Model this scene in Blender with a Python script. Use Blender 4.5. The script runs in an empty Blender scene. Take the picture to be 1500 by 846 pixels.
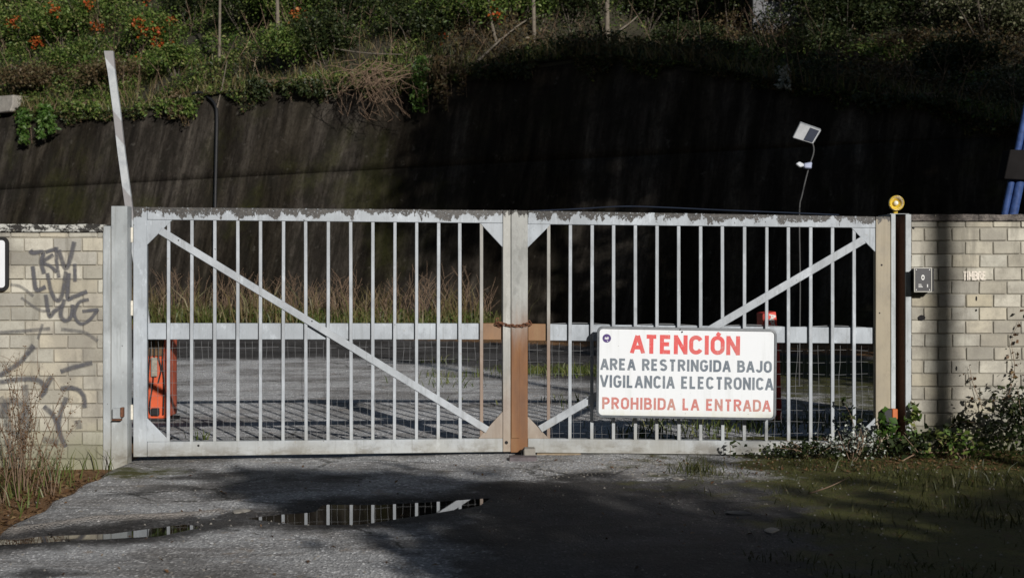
import bpy, bmesh, math, random
import numpy as np
from mathutils import Vector, Matrix, noise
from mathutils.bvhtree import BVHTree

random.seed(7); RNG = np.random.default_rng(7)
scene = bpy.context.scene
C = scene.collection

# ------------------------------------------------------------------ camera
F = 50.0 / 36.0 * 1500.0          # focal length in photo pixels
CX, HY, CH = 750.0, 395.0, 1.48   # principal column, horizon row, camera height
cam = bpy.data.cameras.new('camera'); cam.lens = 50; cam.sensor_width = 36
cam.sensor_fit = 'HORIZONTAL'; cam.shift_y = -(423 - HY) / 1500.0
cam.clip_start = 0.1; cam.clip_end = 2000
camo = bpy.data.objects.new('camera', cam); C.objects.link(camo)
camo.location = (0, 0, CH); camo.rotation_euler = (math.pi / 2, 0, 0)
scene.camera = camo
cam.dof.use_dof = True; cam.dof.focus_distance = 11.3; cam.dof.aperture_fstop = 4.0
# ------------------------------------------------------------------ sky, sun, exposure
SUN_AZ, SUN_EL = math.radians(24), math.radians(20.4)
SDIR = Vector((math.sin(SUN_AZ) * math.cos(SUN_EL), -math.cos(SUN_AZ) * math.cos(SUN_EL), math.sin(SUN_EL)))
world = bpy.data.worlds.new('World'); scene.world = world; world.use_nodes = True
wn = world.node_tree.nodes; wl = world.node_tree.links
sky = wn.new('ShaderNodeTexSky'); sky.sky_type = 'NISHITA'; sky.sun_disc = False
sky.sun_elevation = SUN_EL; sky.sun_rotation = math.atan2(SDIR.x, SDIR.y)
wl.new(sky.outputs[0], wn['Background'].inputs[0]); wn['Background'].inputs[1].default_value = 0.05
sl = bpy.data.lights.new('sun', 'SUN'); sl.energy = 5.0; sl.angle = math.radians(0.55); sl.color = (1.0, 0.965, 0.92)
slo = bpy.data.objects.new('sun', sl); C.objects.link(slo); slo.location = SDIR * 60
slo.rotation_euler = SDIR.to_track_quat('Z', 'Y').to_euler()
scene.view_settings.view_transform = 'Standard'; scene.view_settings.look = 'None'
scene.view_settings.exposure = 0.0; scene.view_settings.gamma = 1.0
scene.render.engine = 'CYCLES'

# ------------------------------------------------------------------ helpers
def W(px, py, Y):
    return Vector(((px - CX) / F * Y, Y, CH - (py - HY) / F * Y))
def ground_pt(px, py, z=0.0):
    Y = (CH - z) * F / (py - HY)
    return Vector(((px - CX) / F * Y, Y, z))

def link(o, parent=None):
    C.objects.link(o)
    if parent is not None:
        o.parent = parent
        if parent.type == 'EMPTY':
            o.location = o.location - parent.location
    return o
def tag(o, label=None, cat=None, group=None, kind=None):
    if label: o['label'] = label
    if cat: o['category'] = cat
    if group: o['group'] = group
    if kind: o['kind'] = kind
    return o
def thing(name, label, cat, loc, group=None):
    o = bpy.data.objects.new(name, None); C.objects.link(o); o.location = loc
    o.empty_display_size = 0.2
    return tag(o, label, cat, group)
def mesh_np(name, verts, tris=None, quads=None, smooth=False):
    verts = np.asarray(verts, dtype=np.float32).reshape(-1, 3)
    me = bpy.data.meshes.new(name)
    loops = []; starts = []; totals = []; s = 0
    for arr, n in ((tris, 3), (quads, 4)):
        if arr is None or len(arr) == 0: continue
        arr = np.asarray(arr, dtype=np.int32).reshape(-1, n)
        loops.append(arr.ravel()); k = len(arr)
        starts.append(s + np.arange(k, dtype=np.int32) * n); totals.append(np.full(k, n, dtype=np.int32)); s += k * n
    loops = np.concatenate(loops); starts = np.concatenate(starts); totals = np.concatenate(totals)
    me.vertices.add(len(verts)); me.vertices.foreach_set('co', verts.ravel())
    me.loops.add(len(loops)); me.loops.foreach_set('vertex_index', loops)
    me.polygons.add(len(starts)); me.polygons.foreach_set('loop_start', starts); me.polygons.foreach_set('loop_total', totals)
    if smooth: me.polygons.foreach_set('use_smooth', np.ones(len(starts), dtype=bool))
    me.update(calc_edges=True); me.validate()
    return me
def obj(name, me, material, parent=None, loc=None):
    o = bpy.data.objects.new(name, me)
    if loc is not None: o.location = loc
    if material is not None and len(me.materials) == 0: me.materials.append(material)
    return link(o, parent)
def bm_obj(name, bm, material, parent=None, smooth=False):
    me = bpy.data.meshes.new(name); bm.normal_update(); bm.to_mesh(me); bm.free()
    if smooth:
        for p in me.polygons: p.use_smooth = True
    return obj(name, me, material, parent)

def bm_prism(bm, front, back):
    a = [bm.verts.new(p) for p in front]; b = [bm.verts.new(p) for p in back]; n = len(a)
    bm.faces.new(a); bm.faces.new(b[::-1])
    for i in range(n):
        j = (i + 1) % n
        bm.faces.new((a[j], a[i], b[i], b[j]))
def finish(bm, bevel=0.0, seg=1):
    bmesh.ops.recalc_face_normals(bm, faces=bm.faces)
    if bevel > 0:
        bmesh.ops.bevel(bm, geom=list(bm.edges), offset=bevel, segments=seg, affect='EDGES', profile=0.6, clamp_overlap=True)
    return bm
def box_bm(x0, x1, y0, y1, z0, z1, bevel=0.0, bm=None):
    b = bm or bmesh.new()
    f = [(x0, y0, z0), (x1, y0, z0), (x1, y0, z1), (x0, y0, z1)]
    k = [(x, y1, z) for x, y, z in f]
    bm_prism(b, f, k)
    return finish(b, bevel) if bm is None else b
def box(name, x0, x1, y0, y1, z0, z1, m, parent=None, bevel=0.004):
    return bm_obj(name, box_bm(x0, x1, y0, y1, z0, z1, bevel), m, parent)

class Tubes:
    def __init__(s, sides=5): s.v = []; s.q = []; s.n = sides; s.c = 0
    def add(s, pts, r0, r1=None):
        r1 = r0 if r1 is None else r1
        pts = [Vector(p) for p in pts]; n = len(pts); k = s.n
        for i, p in enumerate(pts):
            d = (pts[min(i + 1, n - 1)] - pts[max(i - 1, 0)])
            d = d.normalized() if d.length > 1e-9 else Vector((0, 0, 1))
            u = d.cross(Vector((0.31, 0.2, 0.93)))
            if u.length < 0.05: u = d.cross(Vector((1, 0, 0)))
            u.normalize(); w = d.cross(u)
            r = r0 + (r1 - r0) * i / max(1, n - 1)
            for j in range(k):
                a = 2 * math.pi * j / k
                s.v.append(p + u * (math.cos(a) * r) + w * (math.sin(a) * r))
            if i:
                b = s.c + i * k
                for j in range(k):
                    j2 = (j + 1) % k
                    s.q.append((b - k + j, b - k + j2, b + j2, b + j))
        s.c += n * k
        return s
    def build(s, name, m, parent=None, smooth=True):
        return obj(name, mesh_np(name, [tuple(p) for p in s.v], quads=s.q, smooth=smooth), m, parent)

def catmull(pts, n=8):
    pts = [Vector(p) for p in pts]
    if len(pts) < 3: return [pts[0].lerp(pts[-1], i / n) for i in range(n + 1)]
    P = [pts[0] * 2 - pts[1]] + pts + [pts[-1] * 2 - pts[-2]]; out = []
    for i in range(1, len(P) - 2):
        for k in range(n):
            t = k / n; a, b, c, d = P[i - 1], P[i], P[i + 1], P[i + 2]
            out.append(0.5 * ((2 * b) + (c - a) * t + (2 * a - 5 * b + 4 * c - d) * t * t + (3 * b - a - 3 * c + d) * t ** 3))
    out.append(pts[-1]); return out

def leaves(name, cen, size, m, parent=None, aspect=0.5, droop=0.25, up=0.35, size_var=0.5):
    """many small bent rhombic leaves, two triangles each, at the given centres"""
    cen = np.asarray(cen, dtype=np.float64).reshape(-1, 3); n = len(cen)
    nr = RNG.normal(size=(n, 3)); nr[:, 2] = np.abs(nr[:, 2]) + up; nr /= np.linalg.norm(nr, axis=1)[:, None]
    d = RNG.normal(size=(n, 3)); d -= nr * (d * nr).sum(1)[:, None]; d /= np.linalg.norm(d, axis=1)[:, None]
    s = np.cross(nr, d)
    L = size * (1 + size_var * (RNG.random(n) * 2 - 1)); L = L[:, None]
    a = cen - d * L * 0.5; t = cen + d * L * 0.5 - nr * L * droop * 0.5
    l = cen + s * L * aspect * 0.5 + nr * L * droop * 0.25; r = cen - s * L * aspect * 0.5 + nr * L * droop * 0.25
    v = np.stack([a, r, t, l], axis=1).reshape(-1, 3)
    i = np.arange(n)[:, None] * 4
    tris = np.concatenate([i + np.array([[0, 1, 2]]), i + np.array([[0, 2, 3]])])
    return obj(name, mesh_np(name, v, tris=tris), m, parent)

def blades(name, base, height, m, parent=None, width=0.006, lean=0.35, hvar=0.5):
    base = np.asarray(base, dtype=np.float64).reshape(-1, 3); n = len(base)
    a = RNG.random(n) * 2 * np.pi; H = height * (1 + hvar * (RNG.random(n) * 2 - 1))
    ln = lean * H * RNG.random(n) ** 0.7 * 1.2
    lx, ly = np.cos(a) * ln, np.sin(a) * ln
    b = RNG.random(n) * 2 * np.pi; w = width * (0.6 + 0.8 * RNG.random(n))
    sx, sy = np.cos(b) * w, np.sin(b) * w; z0 = np.zeros(n)
    S = np.stack([sx, sy, z0], 1)
    mid = base + np.stack([lx * 0.35, ly * 0.35, H * 0.6], 1); tip = base + np.stack([lx, ly, H * 0.96], 1)
    v = np.stack([base - S, base + S, mid + S * 0.75, mid - S * 0.75, tip], 1).reshape(-1, 3)
    i = np.arange(n)[:, None] * 5
    return obj(name, mesh_np(name, v, tris=i + np.array([[3, 2, 4]]), quads=i + np.array([[0, 1, 2, 3]])), m, parent)

# ------------------------------------------------------------------ materials
class NT:
    def __init__(s, name):
        s.m = bpy.data.materials.new(name); s.m.use_nodes = True
        s.t = s.m.node_tree; s.b = s.t.nodes['Principled BSDF']; s.out = s.t.nodes['Material Output']
    def n(s, typ, **kw):
        x = s.t.nodes.new(typ)
        for k, v in kw.items(): setattr(x, k, v)
        return x
    def l(s, a, b): s.t.links.new(a, b)
    def val(s, sock, v):
        if hasattr(v, 'is_output') or isinstance(v, bpy.types.NodeSocket): s.l(v, sock)
        else: sock.default_value = v
    def pos(s): return s.n('ShaderNodeNewGeometry').outputs['Position']
    def objc(s): return s.n('ShaderNodeTexCoord').outputs['Object']
    def mapping(s, vec, scale=(1, 1, 1), rot=(0, 0, 0), loc=(0, 0, 0)):
        x = s.n('ShaderNodeMapping'); s.l(vec, x.inputs[0]); x.inputs['Scale'].default_value = scale
        x.inputs['Rotation'].default_value = rot; x.inputs['Location'].default_value = loc; return x.outputs[0]
    def noise(s, vec, scale, detail=4, rough=0.6, dist=0.0):
        x = s.n('ShaderNodeTexNoise'); s.l(vec, x.inputs['Vector']); x.inputs['Scale'].default_value = scale
        x.inputs['Detail'].default_value = detail; x.inputs['Roughness'].default_value = rough; x.inputs['Distortion'].default_value = dist
        return x.outputs['Fac']
    def voro(s, vec, scale, out='Distance', feature='F1'):
        x = s.n('ShaderNodeTexVoronoi', feature=feature); s.l(vec, x.inputs['Vector']); x.inputs['Scale'].default_value = scale
        return x.outputs[out]
    def ramp(s, fac, stops):
        x = s.n('ShaderNodeValToRGB'); s.l(fac, x.inputs[0]); e = x.color_ramp.elements
        while len(e) < len(stops): e.new(0.5)
        for el, (p, c) in zip(e, stops):
            el.position = p; el.color = (c[0], c[1], c[2], 1) if hasattr(c, '__len__') else (c, c, c, 1)
        return x.outputs[0]
    def mix(s, fac, a, b, blend='MIX'):
        x = s.n('ShaderNodeMix', data_type='RGBA', blend_type=blend)
        s.val(x.inputs[0], fac)
        for sock, v in ((x.inputs[6], a), (x.inputs[7], b)):
            if isinstance(v, bpy.types.NodeSocket): s.l(v, sock)
            else: sock.default_value = (*v, 1) if len(v) == 3 else v
        return x.outputs[2]
    def math(s, op, a, b=0.0, clamp=False):
        x = s.n('ShaderNodeMath', operation=op, use_clamp=clamp); s.val(x.inputs[0], a); s.val(x.inputs[1], b); return x.outputs[0]
    def step(s, v, lo, hi):
        x = s.n('ShaderNodeMapRange', interpolation_type='SMOOTHSTEP'); s.val(x.inputs[0], v)
        s.val(x.inputs[1], lo); s.val(x.inputs[2], hi); return x.outputs[0]
    def sep(s, vec):
        x = s.n('ShaderNodeSeparateXYZ'); s.l(vec, x.inputs[0]); return x.outputs
    def attr(s, name):
        return s.n('ShaderNodeAttribute', attribute_name=name).outputs['Fac']
    def bump(s, h, strength=0.3, dist=0.01):
        x = s.n('ShaderNodeBump'); s.l(h, x.inputs['Height']); x.inputs['Strength'].default_value = strength
        x.inputs['Distance'].default_value = dist; s.l(x.outputs[0], s.b.inputs['Normal'])
    def done(s, color=None, rough=None, metal=None, spec=None):
        if color is not None:
            if isinstance(color, bpy.types.NodeSocket): s.l(color, s.b.inputs['Base Color'])
            else: s.b.inputs['Base Color'].default_value = (*color, 1)
        if rough is not None: s.val(s.b.inputs['Roughness'], rough)
        if metal is not None: s.b.inputs['Metallic'].default_value = metal
        if spec is not None: s.b.inputs['Specular IOR Level'].default_value = spec
        return s.m

def simple(name, col, rough=0.6, var=0.25, scale=8, metal=0.0, spec=0.4):
    t = NT(name); p = t.pos(); f = t.noise(p, scale, 5, 0.65)
    c = t.ramp(f, [(0.25, [x * (1 - var) for x in col]), (0.75, [min(1, x * (1 + var)) for x in col])])
    t.bump(f, 0.15, 0.004)
    return t.done(c, rough, metal, spec)

def leaf_mat(name, stops, trans=0.25, rough=0.5, gloss=0.35):
    t = NT(name); g = t.n('ShaderNodeNewGeometry')
    c0 = t.ramp(g.outputs['Random Per Island'], stops)
    c = t.mix(t.noise(t.pos(), 0.9, 3), c0, (0.6, 0.6, 0.5), 'MULTIPLY')
    t.done(c, rough, spec=gloss)
    tr = t.n('ShaderNodeBsdfTranslucent'); t.l(c, tr.inputs[0])
    mx = t.n('ShaderNodeMixShader'); mx.inputs[0].default_value = trans
    t.l(t.b.outputs[0], mx.inputs[1]); t.l(tr.outputs[0], mx.inputs[2]); t.l(mx.outputs[0], t.out.inputs[0])
    return t.m

def galv_mat(name, base=(0.315, 0.345, 0.375), rust=None, yellow=0.0, lichen=True):
    """weathered grey paint on steel: mottled, lichen and flaking along the top edge, rust runs"""
    t = NT(name); p = t.pos(); x, y, z = t.sep(p)
    n1 = t.noise(p, 2.2, 5, 0.6); n2 = t.noise(p, 26, 4, 0.7); n3 = t.noise(t.mapping(p, (30, 30, 3)), 1.0, 4)
    c = t.mix(t.step(n1, 0.35, 0.7), [b * 0.82 for b in base], [min(1, b * 1.12) for b in base])
    c = t.mix(t.math('MULTIPLY', t.step(n3, 0.5, 0.72), 0.35), c, [b * 0.62 for b in base])
    n4 = t.noise(t.mapping(p, (1, 1, 0.5)), 9, 6, 0.75); c = t.mix(t.math('MULTIPLY', t.step(n4, 0.50, 0.66), 0.65), c, [b * 0.62 for b in base])
    c = t.mix(t.math('MULTIPLY', t.step(n4, 0.44, 0.30), 0.6), c, [min(1, b * 1.5) for b in base])
    drip = t.noise(t.mapping(p, (26, 26, 1.1)), 1.0, 4, 0.6); c = t.mix(t.math('MULTIPLY', t.step(drip, 0.56, 0.70), 0.5), c, [base[0] * 0.56, base[1] * 0.55, base[2] * 0.52])
    c = t.mix(t.step(t.noise(t.mapping(p, (1, 1, 0.6)), 21, 3, 0.55), 0.735, 0.755), c, (0.02, 0.016, 0.013))
    c = t.mix(t.math('MULTIPLY', t.step(n2, 0.62, 0.72), 0.5), c, (0.2, 0.185, 0.16))
    # yellowish run-off stain towards the foot of the gate
    low = t.step(t.math('ADD', z, t.math('MULTIPLY', n1, 0.45)), 0.62, 0.12)
    c = t.mix(t.math('MULTIPLY', low, 0.55), c, (0.275, 0.25, 0.185))
    c = t.mix(t.math('MULTIPLY', t.math('MULTIPLY', t.step(z, 0.16, 0.03), t.step(t.noise(t.mapping(p, (3, 3, 6)), 1.0, 6, 0.75), 0.44, 0.62)), 0.7), c, (0.11, 0.095, 0.07))
    if yellow: c = t.mix(t.math('MULTIPLY', t.step(n1, 0.30, 0.62), yellow), c, (0.34, 0.285, 0.19))
    if lichen:
        top = t.math('SUBTRACT', 1.962, t.math('MULTIPLY', t.math('MAXIMUM', x, 0.0), 0.0148))
        d = t.math('SUBTRACT', top, z)
        edge = t.math('MULTIPLY', t.noise(t.mapping(p, (11, 11, 6)), 1.0, 6, 0.7), 0.36)
        edge = t.math('SUBTRACT', edge, 0.125)
        msk = t.step(t.math('SUBTRACT', edge, d), -0.004, 0.006)
        spk = t.step(t.noise(p, 60, 3, 0.7), 0.30, 0.42)
        c = t.mix(t.math('MULTIPLY', msk, spk), c, t.ramp(t.noise(p, 40, 3), [(0.35, (0.008, 0.007, 0.006)), (0.75, (0.05, 0.043, 0.035))]))
    if rust:
        f = t.step(t.math('ADD', z, t.math('MULTIPLY', t.noise(t.mapping(p, (14, 14, 1.5)), 1.0, 4), 0.5)), rust[0], rust[1])
        rc = t.ramp(t.noise(t.mapping(p, (8, 8, 2)), 1.0, 5, 0.6), [(0.3, (0.10, 0.036, 0.008)), (0.55, (0.165, 0.065, 0.015)), (0.75, (0.20, 0.105, 0.038))])
        c = t.mix(t.math('MULTIPLY', f, rust[2]), c, rc)
    else:
        r = t.step(t.noise(t.mapping(p, (5, 5, 9)), 1.0, 5, 0.7), 0.68, 0.75)
        c = t.mix(t.math('MULTIPLY', r, 0.55), c, (0.16, 0.075, 0.035))
    t.bump(t.math('ADD', n2, n1), 0.12, 0.004)
    return t.done(c, t.ramp(n1, [(0.3, 0.42), (0.7, 0.62)]), 0.0, 0.5)

M = {}
M['galv'] = galv_mat('galvanised_grey')
M['galv_plain'] = galv_mat('galvanised_post', (0.34, 0.365, 0.375), lichen=False)
M['galv_rust'] = galv_mat('rusted_stile', (0.29, 0.295, 0.28), rust=(1.55, 1.08, 0.95))
M['galv_half'] = galv_mat('part_rusted_stile', (0.32, 0.32, 0.295), rust=(1.0, 0.6, 0.4))
M['galv_tan'] = galv_mat('tan_stile', (0.215, 0.187, 0.138), yellow=0.4)
M['rail_rust'] = galv_mat('rail_rust_patch', (0.30, 0.24, 0.15), rust=(2.2, 1.6, 0.8), lichen=False)
M['bar'] = galv_mat('bar_grey', (0.32, 0.345, 0.37), lichen=False)
M['bar_rusty'] = galv_mat('bar_rusty', (0.27, 0.265, 0.245), lichen=False, rust=(1.5, 1.0, 0.55))
M['wire'] = simple('wire_grey', (0.22, 0.225, 0.23), 0.5)
M['rust'] = simple('rusty_iron', (0.12, 0.05, 0.025), 0.85, 0.5, 40)
M['black'] = simple('black_plastic', (0.012, 0.012, 0.013), 0.5)
M['dark'] = simple('dark_void', (0.01, 0.009, 0.009), 0.9)
M['hinge'] = simple('hinge_pale', (0.5, 0.47, 0.4), 0.5, 0.25, 30)

def brick_mat(name, cols, joint=False):
    t = NT(name); p = t.pos()
    r = t.n('ShaderNodeObjectInfo').outputs['Random']
    c = t.ramp(r, [(i / (len(cols) - 1), col) for i, col in enumerate(cols)])
    n1 = t.noise(p, 5, 6, 0.7); n2 = t.noise(p, 60, 3, 0.7)
    c = t.mix(t.math('MULTIPLY', t.step(n1, 0.42, 0.7), 0.6), c, (0.19, 0.175, 0.145))
    c = t.mix(t.math('MULTIPLY', t.step(t.noise(p, 1.7, 4), 0.48, 0.62), 0.55), c, (0.205, 0.19, 0.165))
    c = t.mix(t.math('MULTIPLY', t.step(n2, 0.55, 0.75), 0.4), c, (0.14, 0.12, 0.095))
    c = t.mix(t.math('MULTIPLY', t.step(t.noise(t.mapping(p, (7, 7, 0.9)), 1.0, 5, 0.65), 0.52, 0.68), 0.5), c, (0.13, 0.12, 0.10))
    z = t.sep(p)[2]
    moss = t.math('MULTIPLY', t.step(t.math('ADD', z, t.math('MULTIPLY', n1, 0.7)), 0.78, 0.35), 0.6)
    c = t.mix(moss, c, (0.12, 0.125, 0.06))
    t.bump(t.math('ADD', t.math('MULTIPLY', n1, 2.0), n2), 0.5, 0.004)
    return t.done(c, 0.9, 0, 0.2)
M['brick'] = brick_mat('pale_block', [(0.42, 0.39, 0.315), (0.30, 0.285, 0.24), (0.46, 0.42, 0.33), (0.255, 0.245, 0.212), (0.43, 0.415, 0.355), (0.36, 0.335, 0.28), (0.50, 0.475, 0.40), (0.29, 0.28, 0.25), (0.39, 0.35, 0.26)])
M['mortar'] = brick_mat('mortar', [(0.25, 0.235, 0.195), (0.27, 0.25, 0.205)])

def coping_mat(name, base, dark, lo, hi):
    t = NT(name); p = t.pos()
    f = t.noise(t.mapping(p, (1, 1, 1.6)), 14, 6, 0.72); c = t.ramp(f, [(lo, dark), (hi, base), (0.9, [b * 1.2 for b in base])])
    f2 = t.noise(p, 50, 3, 0.6); c = t.mix(t.step(f2, 0.62, 0.7), c, (0.24, 0.22, 0.17))
    t.bump(t.math('ADD', f, f2), 0.8, 0.012)
    return t.done(c, 0.9)
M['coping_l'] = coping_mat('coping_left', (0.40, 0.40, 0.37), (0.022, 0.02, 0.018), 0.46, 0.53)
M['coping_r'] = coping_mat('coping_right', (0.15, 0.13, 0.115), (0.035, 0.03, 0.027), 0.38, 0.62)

# asphalt with per-vertex masks: water plus painted shade, moss, soil
def asphalt_mat(name, base=0.19):
    t = NT(name); p = t.pos()
    big = t.noise(p, 0.8, 5, 0.6); med = t.noise(p, 5, 5, 0.65); cell = t.voro(p, 75, 'Color'); g = t.sep(cell)[0]
    dist = t.voro(p, 75)
    c = t.ramp(g, [(0.0, base * 0.6), (0.6, base * 0.92), (0.9, base * 1.2), (0.95, base * 1.5), (1.0, base * 2.6)])
    c = t.mix(t.math('MULTIPLY', t.step(big, 0.45, 0.60), 0.72), c, t.mix(1.0, c, (0.42, 0.40, 0.38), 'MULTIPLY'))
    c = t.mix(t.math('MULTIPLY', t.step(t.noise(t.mapping(p, (0.5, 1.6, 1)), 1.7, 6, 0.7, 0.6), 0.50, 0.60), 0.6), c, t.mix(1.0, c, (0.5, 0.47, 0.44), 'MULTIPLY'))
    crk = t.voro(t.mapping(t.n('ShaderNodeTexCoord').outputs['Object'], (1, 1.3, 1)), 0.9, 'Distance', 'DISTANCE_TO_EDGE')
    crk = t.math('ADD', crk, t.math('MULTIPLY', t.math('SUBTRACT', t.noise(p, 7, 5, 0.7), 0.5), 0.16))
    c = t.mix(t.math('MULTIPLY', t.math('MULTIPLY', t.step(t.math('ABSOLUTE', crk), 0.016, 0.004), t.step(t.noise(p, 0.6, 2), 0.45, 0.55)), 0.8), c, (0.03, 0.028, 0.022))
    c = t.mix(t.math('MULTIPLY', t.step(t.noise(p, 2.6, 6, 0.75), 0.58, 0.68), 0.55), c, [base * 0.75, base * 0.58, base * 0.42])
    c = t.mix(t.math('MULTIPLY', t.step(med, 0.56, 0.7), 0.4), c, [base * 1.35, base * 1.3, base * 1.22])
    wet_shade = t.math('MULTIPLY', t.attr('wet_shade'), 1.0); wet_shade_m = t.step(t.math('ADD', wet_shade, t.math('MULTIPLY', med, 0.7)), 0.7, 1.05)
    c = t.mix(wet_shade_m, c, t.mix(1.0, c, (0.17, 0.163, 0.16), 'MULTIPLY'))  # darkens watery areas and the painted foreground shade alike
    moss = t.step(t.math('ADD', t.attr('moss'), t.math('MULTIPLY', t.math('SUBTRACT', t.noise(p, 3.2, 6, 0.7), 0.5), 1.5)), 0.35, 0.75)
    mc = t.ramp(t.noise(p, 9, 5, 0.7), [(0.3, (0.03, 0.032, 0.010)), (0.5, (0.07, 0.072, 0.016)), (0.7, (0.06, 0.042, 0.02))])
    c = t.mix(moss, c, mc)
    soil = t.step(t.math('ADD', t.attr('soil'), t.math('MULTIPLY', t.math('SUBTRACT', t.noise(p, 6, 5, 0.7), 0.5), 0.9)), 0.35, 0.65)
    sc = t.ramp(t.noise(p, 14, 5, 0.7), [(0.3, (0.09, 0.05, 0.022)), (0.55, (0.19, 0.105, 0.048)), (0.75, (0.25, 0.16, 0.085))])
    c = t.mix(soil, c, sc)
    crete = t.attr('concrete'); c = t.mix(crete, c, t.ramp(med, [(0.3, (0.19, 0.175, 0.16)), (0.7, (0.33, 0.30, 0.27))]))
    r = t.math('SUBTRACT', 0.9, t.math('MULTIPLY', wet_shade_m, 0.18))
    t.bump(t.math('ADD', t.math('MULTIPLY', dist, 1.4), t.math('MULTIPLY', t.noise(p, 38, 5, 0.7), 1.2)), 0.9, 0.008)
    return t.done(c, r, 0, 0.2)
M['asphalt'] = asphalt_mat('old_asphalt', 0.38)
M['yard'] = asphalt_mat('yard_asphalt', 0.47)
M['soil'] = simple('hill_soil', (0.025, 0.022, 0.012), 0.95, 0.5, 3)
M['earth'] = simple('earth', (0.06, 0.055, 0.035), 0.95, 0.4, 1.5)

t = NT('puddle_water'); pp = t.pos()
t.b.inputs['Transmission Weight'].default_value = 0.0
t.bump(t.noise(pp, 5, 2), 0.015, 0.004)
M['water'] = t.done((0.012, 0.011, 0.009), 0.02, 0, 0.6)

t = NT('retaining_concrete'); pp = t.pos()
a36 = math.atan2(8.0, 11.3)
mp = t.mapping(pp, (1, 1, 1), (0, 0, a36))          # x' runs along the wall
sx, sy, sz = t.sep(mp)
cb = t.n('ShaderNodeCombineXYZ'); t.l(sx, cb.inputs[0]); t.l(t.math('MULTIPLY', sz, 0.17), cb.inputs[2])
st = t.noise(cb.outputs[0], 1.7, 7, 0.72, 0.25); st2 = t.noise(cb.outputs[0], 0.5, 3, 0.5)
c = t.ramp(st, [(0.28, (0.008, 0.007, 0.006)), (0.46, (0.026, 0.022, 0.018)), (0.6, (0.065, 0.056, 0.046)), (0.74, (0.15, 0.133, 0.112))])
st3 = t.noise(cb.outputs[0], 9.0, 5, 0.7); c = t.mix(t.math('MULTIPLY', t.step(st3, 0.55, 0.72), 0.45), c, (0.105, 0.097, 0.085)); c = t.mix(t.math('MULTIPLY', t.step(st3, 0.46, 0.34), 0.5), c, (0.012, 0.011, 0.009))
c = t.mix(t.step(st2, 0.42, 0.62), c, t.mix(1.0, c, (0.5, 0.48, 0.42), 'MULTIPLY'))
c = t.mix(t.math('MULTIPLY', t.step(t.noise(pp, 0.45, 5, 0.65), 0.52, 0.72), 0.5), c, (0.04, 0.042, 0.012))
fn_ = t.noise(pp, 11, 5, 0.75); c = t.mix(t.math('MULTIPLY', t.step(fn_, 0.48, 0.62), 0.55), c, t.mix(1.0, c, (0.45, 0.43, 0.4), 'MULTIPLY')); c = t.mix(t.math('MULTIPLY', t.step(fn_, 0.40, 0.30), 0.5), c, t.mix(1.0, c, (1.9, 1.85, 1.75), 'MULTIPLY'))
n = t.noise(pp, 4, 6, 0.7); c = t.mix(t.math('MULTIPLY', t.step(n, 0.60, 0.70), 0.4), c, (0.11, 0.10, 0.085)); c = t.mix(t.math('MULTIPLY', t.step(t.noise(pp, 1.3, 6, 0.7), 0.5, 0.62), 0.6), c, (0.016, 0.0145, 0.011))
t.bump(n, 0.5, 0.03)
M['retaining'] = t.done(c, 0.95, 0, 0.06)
M['pale_concrete'] = simple('pale_concrete', (0.22, 0.205, 0.18), 0.9, 0.4, 6)

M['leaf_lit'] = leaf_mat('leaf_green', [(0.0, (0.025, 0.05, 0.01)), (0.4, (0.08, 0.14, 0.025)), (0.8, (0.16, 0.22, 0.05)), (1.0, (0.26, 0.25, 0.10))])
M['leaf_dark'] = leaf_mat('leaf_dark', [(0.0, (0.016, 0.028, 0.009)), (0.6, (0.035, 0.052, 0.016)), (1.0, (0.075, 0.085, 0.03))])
M['leaf_brown'] = leaf_mat('leaf_brown', [(0.0, (0.06, 0.04, 0.02)), (0.5, (0.14, 0.095, 0.05)), (1.0, (0.10, 0.10, 0.045))])
M['leaf_ivy'] = leaf_mat('leaf_ivy', [(0.0, (0.03, 0.07, 0.012)), (0.6, (0.06, 0.13, 0.02)), (1.0, (0.11, 0.17, 0.04))])
M['leaf_pale'] = leaf_mat('leaf_pale', [(0.0, (0.05, 0.065, 0.025)), (0.5, (0.11, 0.12, 0.055)), (1.0, (0.27, 0.25, 0.17))], gloss=0.5)
M['leaf_pale_glint'] = leaf_mat('leaf_pale_glint', [(0.0, (0.10, 0.12, 0.09)), (0.5, (0.32, 0.35, 0.32)), (1.0, (0.55, 0.57, 0.55))], gloss=0.6, trans=0.1)  # near-white leaf colour: painted sun glints, also pale twigs
M['blossom'] = leaf_mat('blossom_orange', [(0.0, (0.36, 0.05, 0.012)), (0.6, (0.46, 0.10, 0.02)), (1.0, (0.42, 0.17, 0.045))])
M['grass'] = leaf_mat('grass_green', [(0.0, (0.05, 0.075, 0.015)), (0.6, (0.10, 0.13, 0.03)), (1.0, (0.17, 0.16, 0.06))])
M['moss_blade'] = leaf_mat('moss_blade', [(0.0, (0.03, 0.036, 0.01)), (0.6, (0.055, 0.065, 0.016)), (1.0, (0.09, 0.08, 0.03))])
M['grass_dry'] = leaf_mat('grass_dry', [(0.0, (0.10, 0.07, 0.03)), (0.5, (0.20, 0.15, 0.075)), (0.8, (0.10, 0.11, 0.035)), (1.0, (0.30, 0.24, 0.13))])
M['litter'] = leaf_mat('leaf_litter', [(0.0, (0.08, 0.04, 0.02)), (0.6, (0.16, 0.09, 0.045)), (1.0, (0.25, 0.17, 0.09))])
M['bark'] = simple('bark', (0.085, 0.07, 0.055), 0.95, 0.5, 12)
M['bark_pale'] = simple('bark_pale', (0.13, 0.11, 0.085), 0.95, 0.45, 9)
M['twig'] = simple('dry_twig', (0.15, 0.10, 0.065), 0.9, 0.4, 20)

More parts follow.
